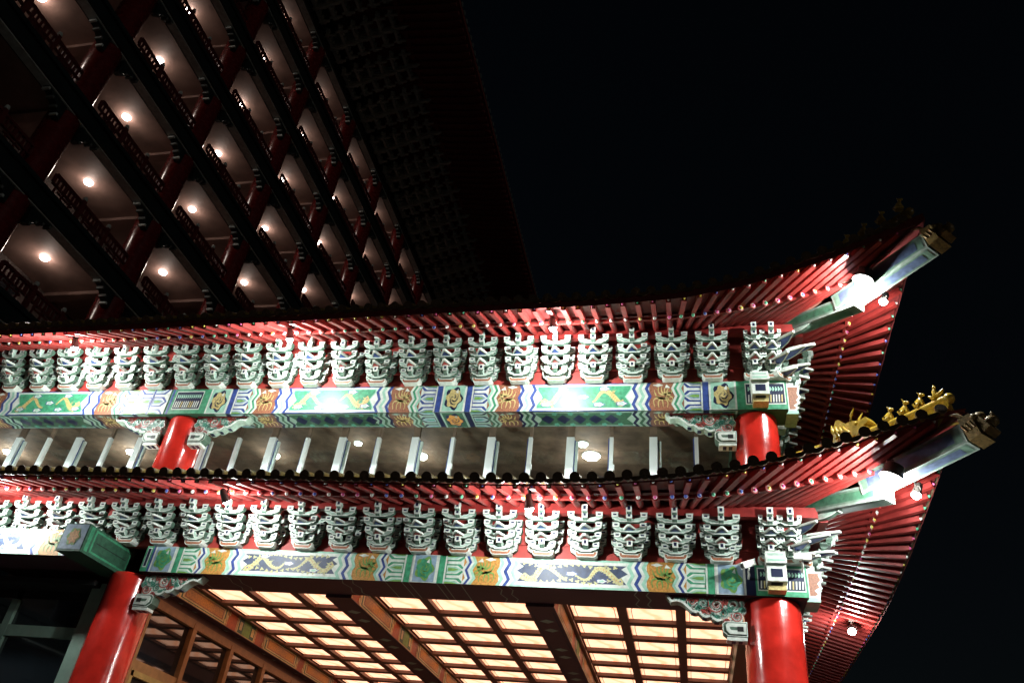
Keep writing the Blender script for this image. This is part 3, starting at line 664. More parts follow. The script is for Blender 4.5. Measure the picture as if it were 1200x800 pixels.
# ---- hip rafters -------------------------------------------------------
D2 = Vector((1, -1, 0)).normalized(); S2 = Vector((1, 1, 0)).normalized()
def hp(a, z): return Vector((CX + a, CY - a, z))
def hipbeam(p, q, wd, h, infill):
    b = MB(); b.bar(p, q, wd, h, 'weathered'); L = q - p; T = L.normalized(); S = T.cross(Vector((0, 0, 1))).normalized(); N = S.cross(T); Ln = L.length
    def fr(O, A, B, a0, a1, b0, b1, m, e): b.poly([O + A * a + B * c + e for a, c in ((a0, b0), (a1, b0), (a1, b1), (a0, b1))], m)
    for O, B, e in ((p - N * h / 2, S, -N), (p + S * wd / 2, N, S), (p - S * wd / 2, N, -S)):
        hw = (wd if B is S else h) / 2; i = .035
        fr(O, T, B, i, Ln - .05, -hw + i, hw - i, 'bracket_shade_green', e * .003); fr(O, T, B, i + .10, Ln - .16, -hw + i + .03, hw - i - .03, infill, e * .006)
    O = q; 
    for ins, m, ee in ((.03, 'teal', .004), (.07, 'white_paint', .008)):
        b.poly([q + T * ee + S * s * (wd / 2 - ins) + N * n_ * (h / 2 - ins) for s, n_ in ((-1, -1), (1, -1), (1, 1), (-1, 1))], m)
    return b
part(hipbeam(hp(.15, 5.50), hp(1.20, 5.32), .26, .26, 'dark_green'), 'hip_beam'); part(hipbeam(hp(.95, 5.50), hp(2.13, 5.74), .30, .30, 'slate'), 'hip_beam')
part(hipbeam(hp(.15, 9.05), hp(1.27, 8.80), .26, .26, 'dark_green'), 'hip_beam'); part(hipbeam(hp(1.0, 8.92), hp(2.24, 9.16), .30, .32, 'slate'), 'hip_beam')
def hip_end(p, up):
    b = MB(); T = (D2 + Vector((0, 0, .25))).normalized(); N = S2.cross(T).normalized(); N = N if N.z > 0 else -N
    b.bar(p - T * .02, p + T * .16, .34, .36, 'bronze')
    b.bar(p + T * .16 - N * .05, p + T * .27 - N * .02, .28, .22, 'bronze'); b.ball(p + T * .30, .10, 'bronze', 10, (1, 1, .8)); b.ball(p + T * .20 + N * .14, .09, 'bronze', 8)
    for s in (-1, 1):
        b.ball(p + T * .17 + S2 * s * .13 + N * .11, .055, 'bronze', 8)
        b.tube([p + T * .05 + S2 * s * .12 + N * .16, p + T * .0 + S2 * s * .15 + N * .27, p - T * .10 + S2 * s * .16 + N * .32], .03, 'bronze', 7, True, None, [.035, .028, .008])
        for k in range(3): b.tube([p + T * (.02 + .06 * k) + S2 * s * .17 - N * .05, p + T * (.0 + .06 * k) + S2 * s * .21 + N * .04], .02, 'bronze', 6)
    b.tube([p + T * .27 - N * .05, p + T * .36 + N * .03, p + T * .36 + N * .13], .04, 'bronze', 8, True, None, [.05, .04, .012])
    return b
part(hip_end(hp(2.15, 5.77), 0), 'hip_end_cap'); part(hip_end(hp(2.26, 9.19), 1), 'hip_end_cap')
# ridges along the hips
def ridge(pts, name, m='gold_glaze'):
    b = MB(); V_ = [hp(a, z) for a, z in pts]
    b.tube(V_, .075, m, 10); 
    for p, q in zip(V_, V_[1:]): b.bar(p - Vector((0, 0, .10)), q - Vector((0, 0, .10)), .10, .14, m); b.bar(p - Vector((0, 0, .17)), q - Vector((0, 0, .17)), .18, .05, m)
    b.ball(V_[-1], .085, m, 10)
    return part(b, name)
ridge([(-1.0, 6.7), (-.3, 6.53), (.16, 6.45), (.6, 6.405), (.99, 6.37), (1.3, 6.355), (1.6, 6.365), (1.85, 6.385), (2.02, 6.41)], 'hip_ridge')
ridge([(-2.5, 11.4), (-1.2, 10.5), (-.3, 10.1), (.5, 9.98), (1.2, 9.98), (1.7, 9.98), (2.1, 10.03)], 'hip_ridge', 'glazed_tile')

# ---- glazed gallery of the upper storey --------------------------------
GY = Y2F + 1.05
b = MB(); b.box((-11.6, Y2F + 4.4, 7.93), (25.6, 7.8, .2), 'ceiling_brown'); part(b, 'gallery_ceiling')
b = MB(); b.box((-8.6, Y2F + 8.2, 7.0), (19.6, .2, 2.2), 'hotel_wall'); b.box((1.1, Y2F + 4.9, 7.0), (.12, 6.6, 2.0), 'hotel_wall'); part(b, 'gallery_wall')
b = MB(); b.box((-8.6, Y2F + 4.4, 5.9), (19.6, 7.8, .1), 'coffer_wood'); part(b, 'gallery_deck')
b = MB(); b.box((-8.6, GY, 7.78), (19.6, .12, .1), 'ceiling_brown'); b.box((-8.6, GY, 6.0), (19.6, .12, .12), 'mullion_white'); part(b, 'window_rail')
x = -18.0; k = 0
MX = [(-8.52 + .795 * i) for i in range(-13, 13)]
for i, x in enumerate(MX):
    if x > 1.0: continue
    b = MB(); wide = (i % 2 == 1)
    if wide: b.box((x, GY, 6.71), (.15, .10, 1.36), 'mullion_white'); b.box((x, GY + .02, 7.6), (.13, .08, .42), 'ceiling_brown'); b.box((x + .12, GY + .05, 6.68), (.05, .06, 1.3), 'mullion_white'); b.box((x + .085, GY + .03, 6.70), (.02, .04, 1.3), 'blue')
    else: b.box((x, GY, 6.71), (.075, .09, 1.36), 'mullion_white'); b.box((x, GY + .02, 7.6), (.06, .07, .42), 'ceiling_brown'); b.box((x - .05, GY + .0, 6.7), (.02, .05, 1.34), 'blue'); b.box((x + .05, GY - .03, 6.75), (.035, .05, .10), 'mullion_white')
    part(b, 'mullion')
    b = MB(); b.box((x + .3975, GY + .01, 6.88), (.72, .012, 1.68), 'window_glass'); part(b, 'window_pane')

# ---- coffered, backlit ceiling of the porch ------------------------------
CZ = 4.46; Y0C, Y1C = 13.47, 29.0
def lit_bay(x0, x1, npan):
    b = MB(); pw = (x1 - x0) / npan; bw = .175; d = .08
    rows = 15; dy = 1.08; ystart = 14.34 - dy
    for i in range(npan + 1): b.box((x0 + i * pw, (Y0C + Y1C) / 2, CZ - d / 2), (bw if 0 < i < npan else bw * .6, Y1C - Y0C, d if 0 < i < npan else .03), 'coffer_wood')
    for j in range(rows + 1):
        for i in range(npan): b.box((x0 + (i + .5) * pw, ystart + j * dy - .13, CZ - d / 2 - .004), (pw - bw, .22, d - .008), 'coffer_wood')
    b.box(((x0 + x1) / 2, (Y0C + Y1C) / 2, CZ + .06), (x1 - x0, Y1C - Y0C, .04), 'coffer_wood')
    part(b, 'ceiling_grid')
    me = None
    for j in range(rows):
        for i in range(npan):
            if me is None:
                q = MB(); hx, hy = (pw - bw) / 2, (dy - .22) / 2
                q.box((0, 0, .005), (hx * 2, hy * 2, .02), 'lit_panel')
                c = .10
                for (ax, ay, bx, by) in ((-hx + .07, -hy + .07, hx - .07, -hy + .07), (-hx + .07, hy - .07, hx - .07, hy - .07), (-hx + .07, -hy + .07, -hx + .07, hy - .07), (hx - .07, -hy + .07, hx - .07, hy - .07)):
                    L = Vector((bx - ax, by - ay, 0)); m_ = Vector(((ax + bx) / 2, (ay + by) / 2, -.008)); q.box(m_, (max(abs(L.x) - 2 * c, .012), max(abs(L.y) - 2 * c, .012), .004), 'ochre')
                for sx in (-1, 1):
                    for sy in (-1, 1):
                        pts = [(sx * (hx - .07 - c * (1 - math.cos(t * math.pi / 8))), sy * (hy - .07 - c * (1 - math.sin(t * math.pi / 8))), -.009) for t in range(5)]
                        for p0, p1 in zip(pts, pts[1:]): q.bar(p0, p1, .012, .004, 'ochre')
                me = q.mesh('ceiling_panel')
            if len(PANELS) < 100 or True:
                PANELS.append((Vector((x0 + (i + .5) * pw, ystart + (j + .5) * dy, CZ)), me, hx, hy))
PANELS = []
lit_bay(-2.22, .90, 3); lit_bay(-5.95, -2.78, 3); lit_bay(-9.68, -6.49, 3)
PANELS.sort(key=lambda t: (t[0].y * 1.0 + abs(t[0].x + 3) * .3))
seen = [t for t in PANELS if -60 < pj(t[0])[0] < 1260 and pj(t[0])[1] < 840]; rest = [t for t in PANELS if not any(t is s for s in seen)]
seen.sort(key=lambda t: pj(t[0])[2])
for t in seen[:100]:
    inst(t[1], 'ceiling_panel', t[0] - PO, 0, PAV)
b = MB()
for t in seen[100:] + rest: b.box(t[0] + Vector((0, 0, .005)), (t[2] * 2, t[3] * 2, .02), 'lit_panel')
o = part(b, 'ceiling_panel'); o['kind'] = 'stuff'
def painted_side(b, x, y0, y1, z0, z1):
    y = y0; k = 0
    seq = [(.45, 'vermilion'), (1.9, 'panel'), (.5, 'vermilion'), (.85, 'centre'), (.5, 'vermilion'), (1.9, 'panel')]
    h = z1 - z0
    def Q(a, c, v0, v1, m, l): b.poly([(x + .003 + l * .002, a, z0 + h * v0), (x + .003 + l * .002, c, z0 + h * v0), (x + .003 + l * .002, c, z0 + h * v1), (x + .003 + l * .002, a, z0 + h * v1)], m)
    while y < y1:
        ln, kd = seq[k % 6]; e = min(y + ln, y1)
        Q(y, e, 0, 1, 'vermilion', 0)
        if kd == 'panel' and e - y > .5:
            Q(y, e, .0, 1, 'gold', 1); Q(y + .06, e - .06, .07, .93, 'dark_green', 2); Q(y + .11, e - .11, .12, .88, 'gold', 3); Q(y + .17, e - .17, .20, .80, 'russet', 4); Q(y + .22, e - .22, .26, .74, 'ochre', 5)
            for ea in (y, e): Q(ea - .04, ea + .04, .38, .62, 'gold', 6); Q(ea - .10, ea - .06, .1, .34, 'gold', 6); Q(ea + .06, ea + .10, .66, .9, 'gold', 6)
        elif kd == 'centre' and e - y > .3:
            Q(y, e, .0, 1, 'gold', 1); Q(y + .04, e - .04, .05, .95, 'dark_green', 2)
            Q(y + .25, e - .25, .05, .95, 'leaf', 3); Q(y + .08, y + .2, .25, .75, 'gold', 4); Q(e - .2, e - .08, .25, .75, 'gold', 4)
        else:
            for s in (.02, ln - .05): Q(y + s, min(y + s + .025, e), 0, 1, 'gold', 2)
        y = e; k += 1
for xc in (-2.5, -6.22, -10.0):
    b = MB(); b.box((xc, (Y0C + Y1C) / 2, (ZB1 - .05 + CZ) / 2), (.50, Y1C - Y0C, CZ - ZB1 + .05), 'beam_under')
    painted_side(b, xc + .25, Y0C, Y1C, ZB1 - .04, CZ - .03)
    yy = Y0C + .3
    while yy < Y1C:
        for s in (-1, 1): b.poly([(xc + s * .19 - .012, yy, ZB1 - .053), (xc + s * .19 + .012, yy, ZB1 - .053), (xc + s * .19 + .012, yy + 1.5, ZB1 - .053), (xc + s * .19 - .012, yy + 1.5, ZB1 - .053)], 'navy')
        for q in range(5): 
            u = yy + .15 + q * .28; b.poly([(xc - .14, u + .12, ZB1 - .053), (xc, u, ZB1 - .053), (xc + .14, u + .12, ZB1 - .053), (xc, u + .24, ZB1 - .053)], 'pale_blue' if False else 'frame_green') if q % 2 else None
        yy += 1.9
    part(b, 'ceiling_beam')
b = MB(); b.box((-4.4, Y1C + .2, 1.3), (12.5, .3, 5.6), 'hotel_wall')
for x in (-8.5, -6, -3.5, -1): b.box((x, Y1C - .0, .6), (1.9, .12, 3.6), 'frame_wood'); b.box((x, Y1C - .07, .6), (1.6, .04, 3.3), 'dark_glass')
part(b, 'rear_wall')

# ---- lattice wall at the left of the porch ------------------------------
WX = -9.98; WZ = 3.86
yb = [13.5 + 1.62 * i for i in range(10)]
b = MB(); b.box((WX - .1, 21.2, WZ + .02), (.26, 15.6, .16), 'frame_wood'); b.box((WX - .12, 21.2, WZ + .16), (.30, 15.6, .12), 'coffer_wood')
b.box((WX - .06, 21.2, 2.74), (.16, 15.6, .18), 'frame_wood'); b.box((WX - .06, 21.2, -.6), (.18, 15.6, 1.9), 'frame_wood'); part(b, 'window_rail')
for i, y in enumerate(yb):
    b = MB(); b.box((WX - .06, y, 1.1), (.20, .14, 5.6), 'frame_wood'); part(b, 'window_post')
    if i == len(yb) - 1: continue
    b = MB(); b.box((WX - .08, y + .81, 3.36), (.02, 1.48, 1.1), 'dark_glass'); part(b, 'window_pane')
    b = MB()
    for (cz, h) in ((1.5, 2.3),):
        b.box((WX - .02, y + .81, cz + h / 2 - .04), (.09, 1.48, .10), 'gold_frame'); b.box((WX - .02, y + .81, cz - h / 2 + .04), (.09, 1.48, .10), 'gold_frame')
        for s in (-1, 1): b.box((WX - .02, y + .81 + s * .69, cz), (.09, .10, h), 'gold_frame')
        b.box((WX - .07, y + .81, cz), (.02, 1.3, h - .1), 'black')
        for k in range(9):
            for j in range(12): 
                cyk = y + .25 + k * .14; czk = cz - h / 2 + .2 + j * .17; b.tube([(WX - .05, cyk + .05 * math.cos(a), czk + .05 * math.sin(a)) for a in (0, 1.57, 3.14, 4.71, 6.28)], .008, 'hotel_wall', 4, False)
    part(b, 'lattice_panel')

# ---- glazed bay and forward beam left of the left column -----------------
LYF = 11.92
b = MB(); b.box((-16.2, LYF + .4, (ZB1 + ZT1) / 2), (11.0 - .3, .8, ZT1 - ZB1), 'beam_under'); P = face_map(b, 0, LYF, ZB1, ZT1)
P = clampx(P, -21.5, -10.86)
halfbay(P, -15.2, -10.17, False); halfbay(P, -20.23, -15.2, False); part(b, 'painted_beam')['label'] = 'lower left beam set forward with a blue panel of gold scrolls'
b = MB(); b.box((-10.58, 12.3, (ZB1 + ZT1) / 2 - .01), (.50, 1.4, ZT1 - ZB1 + .02), 'dark_green')
Pm = lambda pts, m, lay: b.poly([(u, 11.6 - .003 - LAY * lay, ZB1 + (ZT1 - ZB1) * v) for u, v in pts], m)
Pm([(-10.81, .03), (-10.35, .03), (-10.35, .97), (-10.81, .97)], 'pale_blue', 0); blob(Pm, -10.58, .5, .13, .33, 'leaf', 1, 6, .1); blob(Pm, -10.58, .5, .10, .26, 'ochre', 2, 7, .2)
Ps = lambda pts, m, lay: b.poly([(-10.33 + .003 + LAY * lay, u, ZB1 + (ZT1 - ZB1) * v) for u, v in pts], m)
Ps([(11.66, .05), (11.75, .05), (11.75, .95), (11.66, .95)], 'green', 0); Ps([(11.80, .08), (12.9, .08), (12.9, .92), (11.80, .92)], 'green', 0); Ps([(11.84, .15), (12.86, .15), (12.86, .85), (11.84, .85)], 'dark_green', 1)
Ps([(11.9, .48), (12.8, .50), (12.8, .53), (11.9, .51)], 'black', 2)
part(b, 'beam_head')
GYL = 13.3
for nme, c, d in (('window_post', (-10.83, 13.1, 1.2), (.27, .2, 5.6)), ('window_post', (-12.75, GYL, 1.2), (.15, .12, 5.0)), ('window_post', (-15.2, GYL, 1.2), (.15, .12, 5.6)), ('window_post', (-17.6, GYL, 1.2), (.15, .12, 5.6)),
                  ('window_rail', (-15.2, GYL, 3.13), (8.2, .11, .20)), ('window_rail', (-15.2, GYL, .4), (8.2, .11, .16))):
    b = MB(); b.box(c, d, 'frame_green'); part(b, nme)
for x0, x1 in ((-12.68, -10.95), (-15.12, -12.83), (-17.5, -15.28)):
    b = MB(); b.box(((x0 + x1) / 2, GYL + .02, 1.3), (x1 - x0, .02, 5.4), 'dark_glass'); part(b, 'window_pane')
b = MB(); b.box((-15.6, GYL + .3, 3.95), (9.6, 1.6, .1), 'black'); part(b, 'window_head')
# ------------------------------------------------------------------ figures on the lower hip
def face_dir(o, a=1): pass
def beast(a, z, kind, label):
    root = empty('ridge_figure', hp(a, z), label, 'roof figure', 'glazed figures along the hip ridge')
    b = MB(); T = D2; U_ = Vector((0, 0, 1))
    b.box((0, 0, .015), (.16, .16, .03), 'gold_glaze')
    if kind == 'rider':
        b.tube([-T * .10 + U_ * .09, T * .08 + U_ * .10, T * .13 + U_ * .15, T * .17 + U_ * .18], .05, 'gold_glaze', 9, True, None, [.03, .05, .035, .018]); b.tube([-T * .10 + U_ * .10, -T * .15 + U_ * .16], .02, 'gold_glaze', 7, True, None, [.035, .01])
        b.build('body', root); b = MB(); b.tube([U_ * .12 - T * .01, U_ * .20 - T * .02, U_ * .26 - T * .01], .04, 'gold_glaze', 8, True, None, [.05, .045, .02]); b.ball(U_ * .29, .035, 'gold_glaze'); b.tube([U_ * .31, U_ * .35], .015, 'gold_glaze', 6); b.build('rider', root)
    else:
        h = .24
        b.tube([-T * .06 + U_ * .05, -T * .03 + U_ * .12, T * .03 + U_ * .19, T * .04 + U_ * .24], .05, 'gold_glaze', 9, True, None, [.075, .07, .05, .035])
        for s in (-1, 1): b.tube([T * .05 + S2 * s * .035 + U_ * .14, T * .07 + S2 * s * .04 + U_ * .03], .02, 'gold_glaze', 7); b.ball(-T * .03 + S2 * s * .055 + U_ * .06, .045, 'gold_glaze', 8, (1, 1, .9))
        b.tube([-T * .10 + U_ * .05, -T * .14 + U_ * .14, -T * .09 + U_ * .19], .02, 'gold_glaze', 6, True, None, [.025, .02, .008]); b.build('body', root)
        b = MB(); b.ball(T * .05 + U_ * .265, .05, 'gold_glaze', 9); b.ball(T * .10 + U_ * .255, .03, 'gold_glaze', 8)
        for s in (-1, 1): b.tube([T * .03 + S2 * s * .03 + U_ * .30, T * .01 + S2 * s * .045 + U_ * (.335 + (.03 if kind == 'horned' else 0))], .014, 'gold_glaze', 6, True, None, [.016, .004])
        b.build('head', root)
    root.scale = (.74, .74, .74)
    return root
beast(1.90, 6.46, 'rider', 'small golden rider figure nearest the tip of the lower hip ridge')
beast(1.72, 6.44, 'beast', 'golden seated beast just behind the rider figure on the lower ridge')
beast(1.54, 6.42, 'horned', 'golden seated beast in the middle of the three beasts on the lower ridge')
beast(1.36, 6.41, 'beast', 'golden seated beast closest to the large dragon head on the ridge')
def dragonhead(a, z):
    root = empty('dragon_head', hp(a, z), 'large golden horned dragon head on the lower hip ridge', 'roof ornament')
    T = D2; U_ = Vector((0, 0, 1)); b = MB()
    b.prism((0, 0, 0), T, U_, S2, [(-.32, -.02), (-.30, .22), (-.22, .36), (-.16, .34), (-.06, .24), (.05, .24), (.18, .20), (.30, .22), (.34, .14), (.24, .08), (.32, .04), (.28, -.02)], -.10, .10, 'gold_glaze'); b.build('head', root)
    b = MB()
    for s in (-1, 1):
        b.tube([T * .02 + S2 * s * .07 + U_ * .22, T * .06 + S2 * s * .10 + U_ * .34, T * .14 + S2 * s * .11 + U_ * .44], .025, 'gold_glaze', 7, True, None, [.03, .022, .008])
    b.build('horn', root)
    b = MB()
    for s in (-1, 1):
        b.ball(T * .12 + S2 * s * .10 + U_ * .17, .035, 'gold_glaze', 8)
        for k in range(4): b.tube([-T * (.02 + .07 * k) + S2 * s * .10 + U_ * .05, -T * (.08 + .07 * k) + S2 * s * .13 + U_ * (.13 + .02 * k), -T * (.10 + .07 * k) + S2 * s * .10 + U_ * (.2 + .03 * k)], .028, 'gold_glaze', 6, True, None, [.04, .03, .01])
    b.build('mane', root)
dragonhead(.92, 6.38)
for a, z, lb in ((1.25, 10.10, 'dim figure at the foot of the upper hip ridge row'), (1.5, 10.12, 'dim figure second in the unlit row on the upper ridge'), (1.75, 10.15, 'dim figure third in the unlit row on the upper ridge'), (2.0, 10.19, 'dim figure nearest the tip of the unlit upper ridge')): beast(a, z, 'beast', lb)

# ------------------------------------------------------------------ floodlights under the eaves
def floodlight(loc, aim, label, power, hang=.25, k=1.0):
    loc = Vector(loc); aim = (Vector(aim) - loc).normalized(); root = empty('floodlight', loc, label, 'floodlight', 'floodlights under the eaves')
    b = MB(); b.tube([(0, 0, hang), (0, 0, .10)], .018, 'lamp_body', 8); b.box((0, 0, hang), (.09, .09, .03), 'lamp_body'); S = aim.cross(Vector((0, 0, 1))).normalized()
    for s in (-1, 1): b.tube([S * s * .01 + Vector((0, 0, .11)), S * s * .085 + Vector((0, 0, .06)), S * s * .085], .01, 'lamp_body', 6)
    b.build('yoke', root)
    b = MB(); b.tube([-aim * .17, -aim * .14, -aim * .02, aim * .05], .07, 'lamp_body', 16, True, None, [.03 * k, .055 * k, .065 * k, .078 * k]); b.build('housing', root)
    b = MB(); b.tube([aim * .052, aim * .06], .07 * k, 'lamp_glow', 16); b.ball(aim * .06, .06 * k, 'lamp_glow', 10); b.build('lens', root)
    L = bpy.data.lights.new('flood', 'POINT'); L.energy = power; L.color = (.92, 1.0, .96); L.shadow_soft_size = .06; lo = bpy.data.objects.new('flood', L); lo.location = aim * .20; lo.parent = root; COL.objects.link(lo)
F = FLOOD_W
floodlight((-12.16, 11.2, 8.27), (-12.16, 11.55, 7.6), 'floodlight under the upper eave near the left edge', F)
floodlight((-7.37, 11.2, 8.32), (-7.35, 11.55, 7.6), 'floodlight under the upper eave above the green panel nearest the left column', F)
floodlight((-2.25, 11.2, 8.40), (-2.2, 11.55, 7.6), 'floodlight under the upper eave above the right green panel', F)
floodlight((-12.3, 11.2, 4.99), (-12.3, 11.5, 4.3), 'floodlight under the lower eave cut by the left edge', F * .85)
floodlight((-7.6, 11.2, 4.97), (-7.5, 11.7, 4.6), 'dimmer floodlight under the lower eave right of the left column', F * .6)
floodlight((-2.37, 11.2, 4.94), (-2.3, 11.5, 4.3), 'floodlight under the lower eave above the right dragon panel', F * .8)
floodlight((2.99, 10.88, 8.95), (2.75, 11.0, 8.3), 'floodlight with glare-sized lens at the upper corner left of the hip beam', F * 1.9, .2, 2.2)  # lens oversized to stand in for the lamp's glare
floodlight((2.865, 10.93, 5.38), (2.6, 11.0, 4.8), 'floodlight with glare-sized lens at the lower corner left of the hip beam', F * 1.9, .2, 2.2)  # oversized lens imitates the glare around this lamp too
floodlight((3.38, 11.38, 8.86), (3.1, 11.3, 8.2), 'added floodlight at the upper corner right of the hip beam', F * .45, .2, .95)  # second lamp, added to light the far side of the upper hip beam
floodlight((3.28, 11.42, 5.34), (3.0, 11.3, 4.7), 'added floodlight at the lower corner right of the hip beam', F * .45, .2, .95)  # likewise added, for the glow beyond the lower hip beam
floodlight((3.15, 16.9, 4.93), (2.9, 16.2, 4.3), 'floodlight under the right side eave behind the corner column', F * .5, .18)
def roof_flood(x, label):
    z = 5.73 + max(0, RL.disc(x) - 5.115) * .9; root = empty('roof_floodlight', (x, 11.95, z), label, 'floodlight', 'floodlights lying on the lower roof tiles')
    b = MB(); b.box((0, 0, -.02), (.34, .12, .09), 'lamp_body'); b.box((0, -.05, -.09), (.06, .06, .08), 'lamp_body'); b.build('housing', root)
    b = MB(); b.box((0, .063, .0), (.30, .008, .06), 'lamp_glow'); b.build('lens', root)
    L = bpy.data.lights.new('flood', 'SPOT'); L.energy = FLOOD_W * .5; L.color = (.9, 1, .95); L.spot_size = R_(150); L.spot_blend = .5; L.shadow_soft_size = .1
    lo = bpy.data.objects.new('flood', L); lo.location = (0, .10, .03); lo.rotation_euler = (R_(122), 0, 0); lo.parent = root; COL.objects.link(lo)
for x, lb in ((-15.0, 'small floodlight on the lower roof tiles at the far left'), (-11.6, 'small floodlight on the roof tiles left of the left upper column'), (-8.2, 'small floodlight on the roof tiles right of the left upper column'),
              (-4.8, 'small floodlight on the roof tiles at the middle of the glazing'), (-1.4, 'small floodlight on the roof tiles near the right upper column')): roof_flood(x, lb)

# ------------------------------------------------------------------ security cameras on the lower beam
def seccam(loc, d, label):
    root = empty('security_camera', loc, label, 'security camera', 'cameras by the lower right column'); d = Vector(d).normalized(); S = d.cross(Vector((0, 0, 1))).normalized(); N = S.cross(d)
    b = MB(); b.bar(-d * .12, d * .14, .09, .08, 'camera_shell'); b.bar(-d * .13 + N * .05, d * .19 + N * .05, .105, .015, 'camera_shell'); b.build('housing', root)
    b = MB(); b.tube([d * .14, d * .15], .032, 'black', 12); b.build('lens', root)
    b = MB(); b.tube([(0, 0, -.03), (0, .05, -.14), (0, .18, -.16)], .018, 'camera_shell', 8); b.build('arm', root)
seccam((.93, CY - .2, ZB1 + .42), (-.75, -.55, -.45), 'white security camera pointing left beside the lower right column')
seccam((1.72, CY - .3, ZB1 + .52), (.9, -.2, -.1), 'small grey camera pointing right above the corner beam head')

# ------------------------------------------------------------------ downlights in the glazed gallery
def downlight(x, y, z, r, m, label, pw, name='ceiling_light', grp='lights on the gallery ceiling', petals=6, col=(1, .96, .88)):
    root = empty(name, (x, y, z), label, 'ceiling light', grp)
    b = MB(); n = 36; pts = [(r * (1 + .10 * math.cos(petals * a)) * math.cos(a), r * (1 + .10 * math.cos(petals * a)) * math.sin(a)) for a in [2 * math.pi * k / n for k in range(n)]]
    b.prism((0, 0, 0), (1, 0, 0), (0, 1, 0), (0, 0, -1), pts, 0, .05, m); b.build('diffuser', root)
    b = MB(); b.tube([(0, 0, 0), (0, 0, -.02)], r * 1.2, 'white_paint', 24); b.build('rim', root)
    if pw:
        L = bpy.data.lights.new('bulb', 'POINT'); L.energy = pw * 1.1; L.shadow_soft_size = .08; L.color = col; lo = bpy.data.objects.new('bulb', L); lo.location = (0, 0, -.38); lo.parent = root; COL.objects.link(lo)
ZC = 7.825
def at(x, y, Z):
    d = fx + rx * ((x - 600) / 923.64) - ux * ((y - 400) / 923.64); return d * (Z / d.z)
GL = [((693, 533), .17, 'downlight_glow', 'flower shaped ceiling light between right gallery mullions', 22), ((683, 519), .10, 'cool_glow', 'small cool light just behind the rightmost flower shaped light', 6),
      ((492, 533), .16, 'downlight_glow', 'flower shaped gallery light in the middle of the glazing', 20), ((420, 518), .08, 'cool_glow', 'small cool greenish gallery light left of the middle one', 8),
      ((320, 532), .15, 'downlight_glow', 'gallery ceiling light right of the left upper column, partly behind a mullion', 16), ((156, 529), .14, 'downlight_glow', 'gallery ceiling light just left of the left upper column', 40), ((12, 529), .14, 'downlight_glow', 'gallery ceiling light at the left edge', 40)]
for (px, py), r, m, lb, pw in GL:
    p = at(px, py, ZC); downlight(p.x, p.y, ZC, r, m, lb, pw, grp=None)

# ------------------------------------------------------------------ the tall hotel block behind
HX, HF, HZ0, HY0, HS = -18.63, 3.54, 21.25, 13.19, 4.92
HOT = empty('hotel_building', (HX - 6, 30, -EYE), 'tall dark hotel block with red columns and rows of lit balconies behind the pavilion', 'building'); HO = Vector((HX - 6, 30, -EYE))
def hpart(mb, name, loc=None):
    o = mb.build(name, HOT); o.location = (Vector(loc) if loc else Vector((0, 0, 0))) - HO; return o
YA, YB = -12.0, 72.0
F0, F1 = -5, 4
for j in range(-5, 13):
    y = HY0 + j * HS; b = MB(); b.tube([(HX - .45, y, -EYE), (HX - .45, y, HZ0 + F1 * HF + 1.6)], .48, 'hotel_column', 24); hpart(b, 'column')
for k in range(F0, F1 + 1):
    z = HZ0 + k * HF; yl = YB - YA; ym = (YA + YB) / 2
    b = MB(); b.box((HX - .15, ym, z + 1.29), (.5, yl, .50), 'hotel_dark'); b.box((HX + .12, ym, z + 1.62), (.16, yl, .16), 'hotel_dark'); b.box((HX - .15, ym, z + 1.02), (.34, yl, .04), 'hotel_bracket'); hpart(b, 'balcony_beam')
    b = MB(); b.box((HX - 1.75, ym, z + 1.46), (3.0, yl, .14), 'hotel_soffit')
    hpart(b, 'balcony_soffit')
    b = MB(); b.box((HX - 3.3, ym, z - .2), (.2, yl, 3.5), 'hotel_wall')
    for j in range(-5, 12): b.box((HX - 3.18, HY0 + (j + .5) * HS, z - .4), (.06, 2.6, 2.2), 'dark_glass')
    hpart(b, 'balcony_wall')
# railing bay and queti
b = MB(); L = HS - 1.1
for zz, hh in ((-.88, .09), (-1.22, .05), (-1.75, .08), (-1.95, .10)): b.box((0, 0, zz), (.10, L, hh), 'hotel_rail')
n = 22
for i in range(n + 1):
    y = -L / 2 + L * i / n; b.box((0, y, -1.05), (.05, .06 if i % 3 else .12, .30), 'hotel_rail'); 
    if i % 2: b.box((0, y, -1.5), (.05, .05, .5), 'hotel_rail')
for i in range(3):
    y = -L / 2 + L * (i + .5) / 3; b.box((0, y, -1.35), (.05, .7, .05), 'hotel_rail'); b.box((0, y, -1.62), (.05, .7, .05), 'hotel_rail')
for y in (-L / 6, L / 6): b.box((0, y, -1.35), (.13, .13, 1.2), 'hotel_rail'); b.ball((0, y, -.68), .08, 'hotel_bracket', 8, (1, 1, 1.4))
b.box((0, 0, -2.15), (.35, L, .3), 'hotel_dark')
b.v = [(x, y, max(z, -2.3) - .12 if z > -1.9 else z) for x, y, z in b.v]
rail = b.mesh('balcony_railing')
b = MB()
bears = {}
for s in (-1, 1):
    b = MB()
    pr = [(.40, 1.0), (1.25, 1.0), (1.2, .93), (1.0, .88), (.9, .80), (.75, .73), (.7, .62), (.58, .54), (.55, .42), (.40, .38)]
    b.prism((0, 0, 0), (0, s, 0), (0, 0, 1), (1, 0, 0), pr, -.12, .12, 'hotel_dark')
    for u, v in ((1.2, .92), (.95, .82), (.72, .67), (.57, .48)): b.box((0, s * u, v), (.26, .07, .09), 'hotel_bracket' if s < 0 and u in (1.2, .57) else 'hotel_block')
    bears[s] = b.mesh('column_bracket')
rb = MB(); rb.box((0, 0, 0), (2.9, .35, .18), 'hotel_soffit'); rb = rb.mesh('soffit_rib')
QB = []
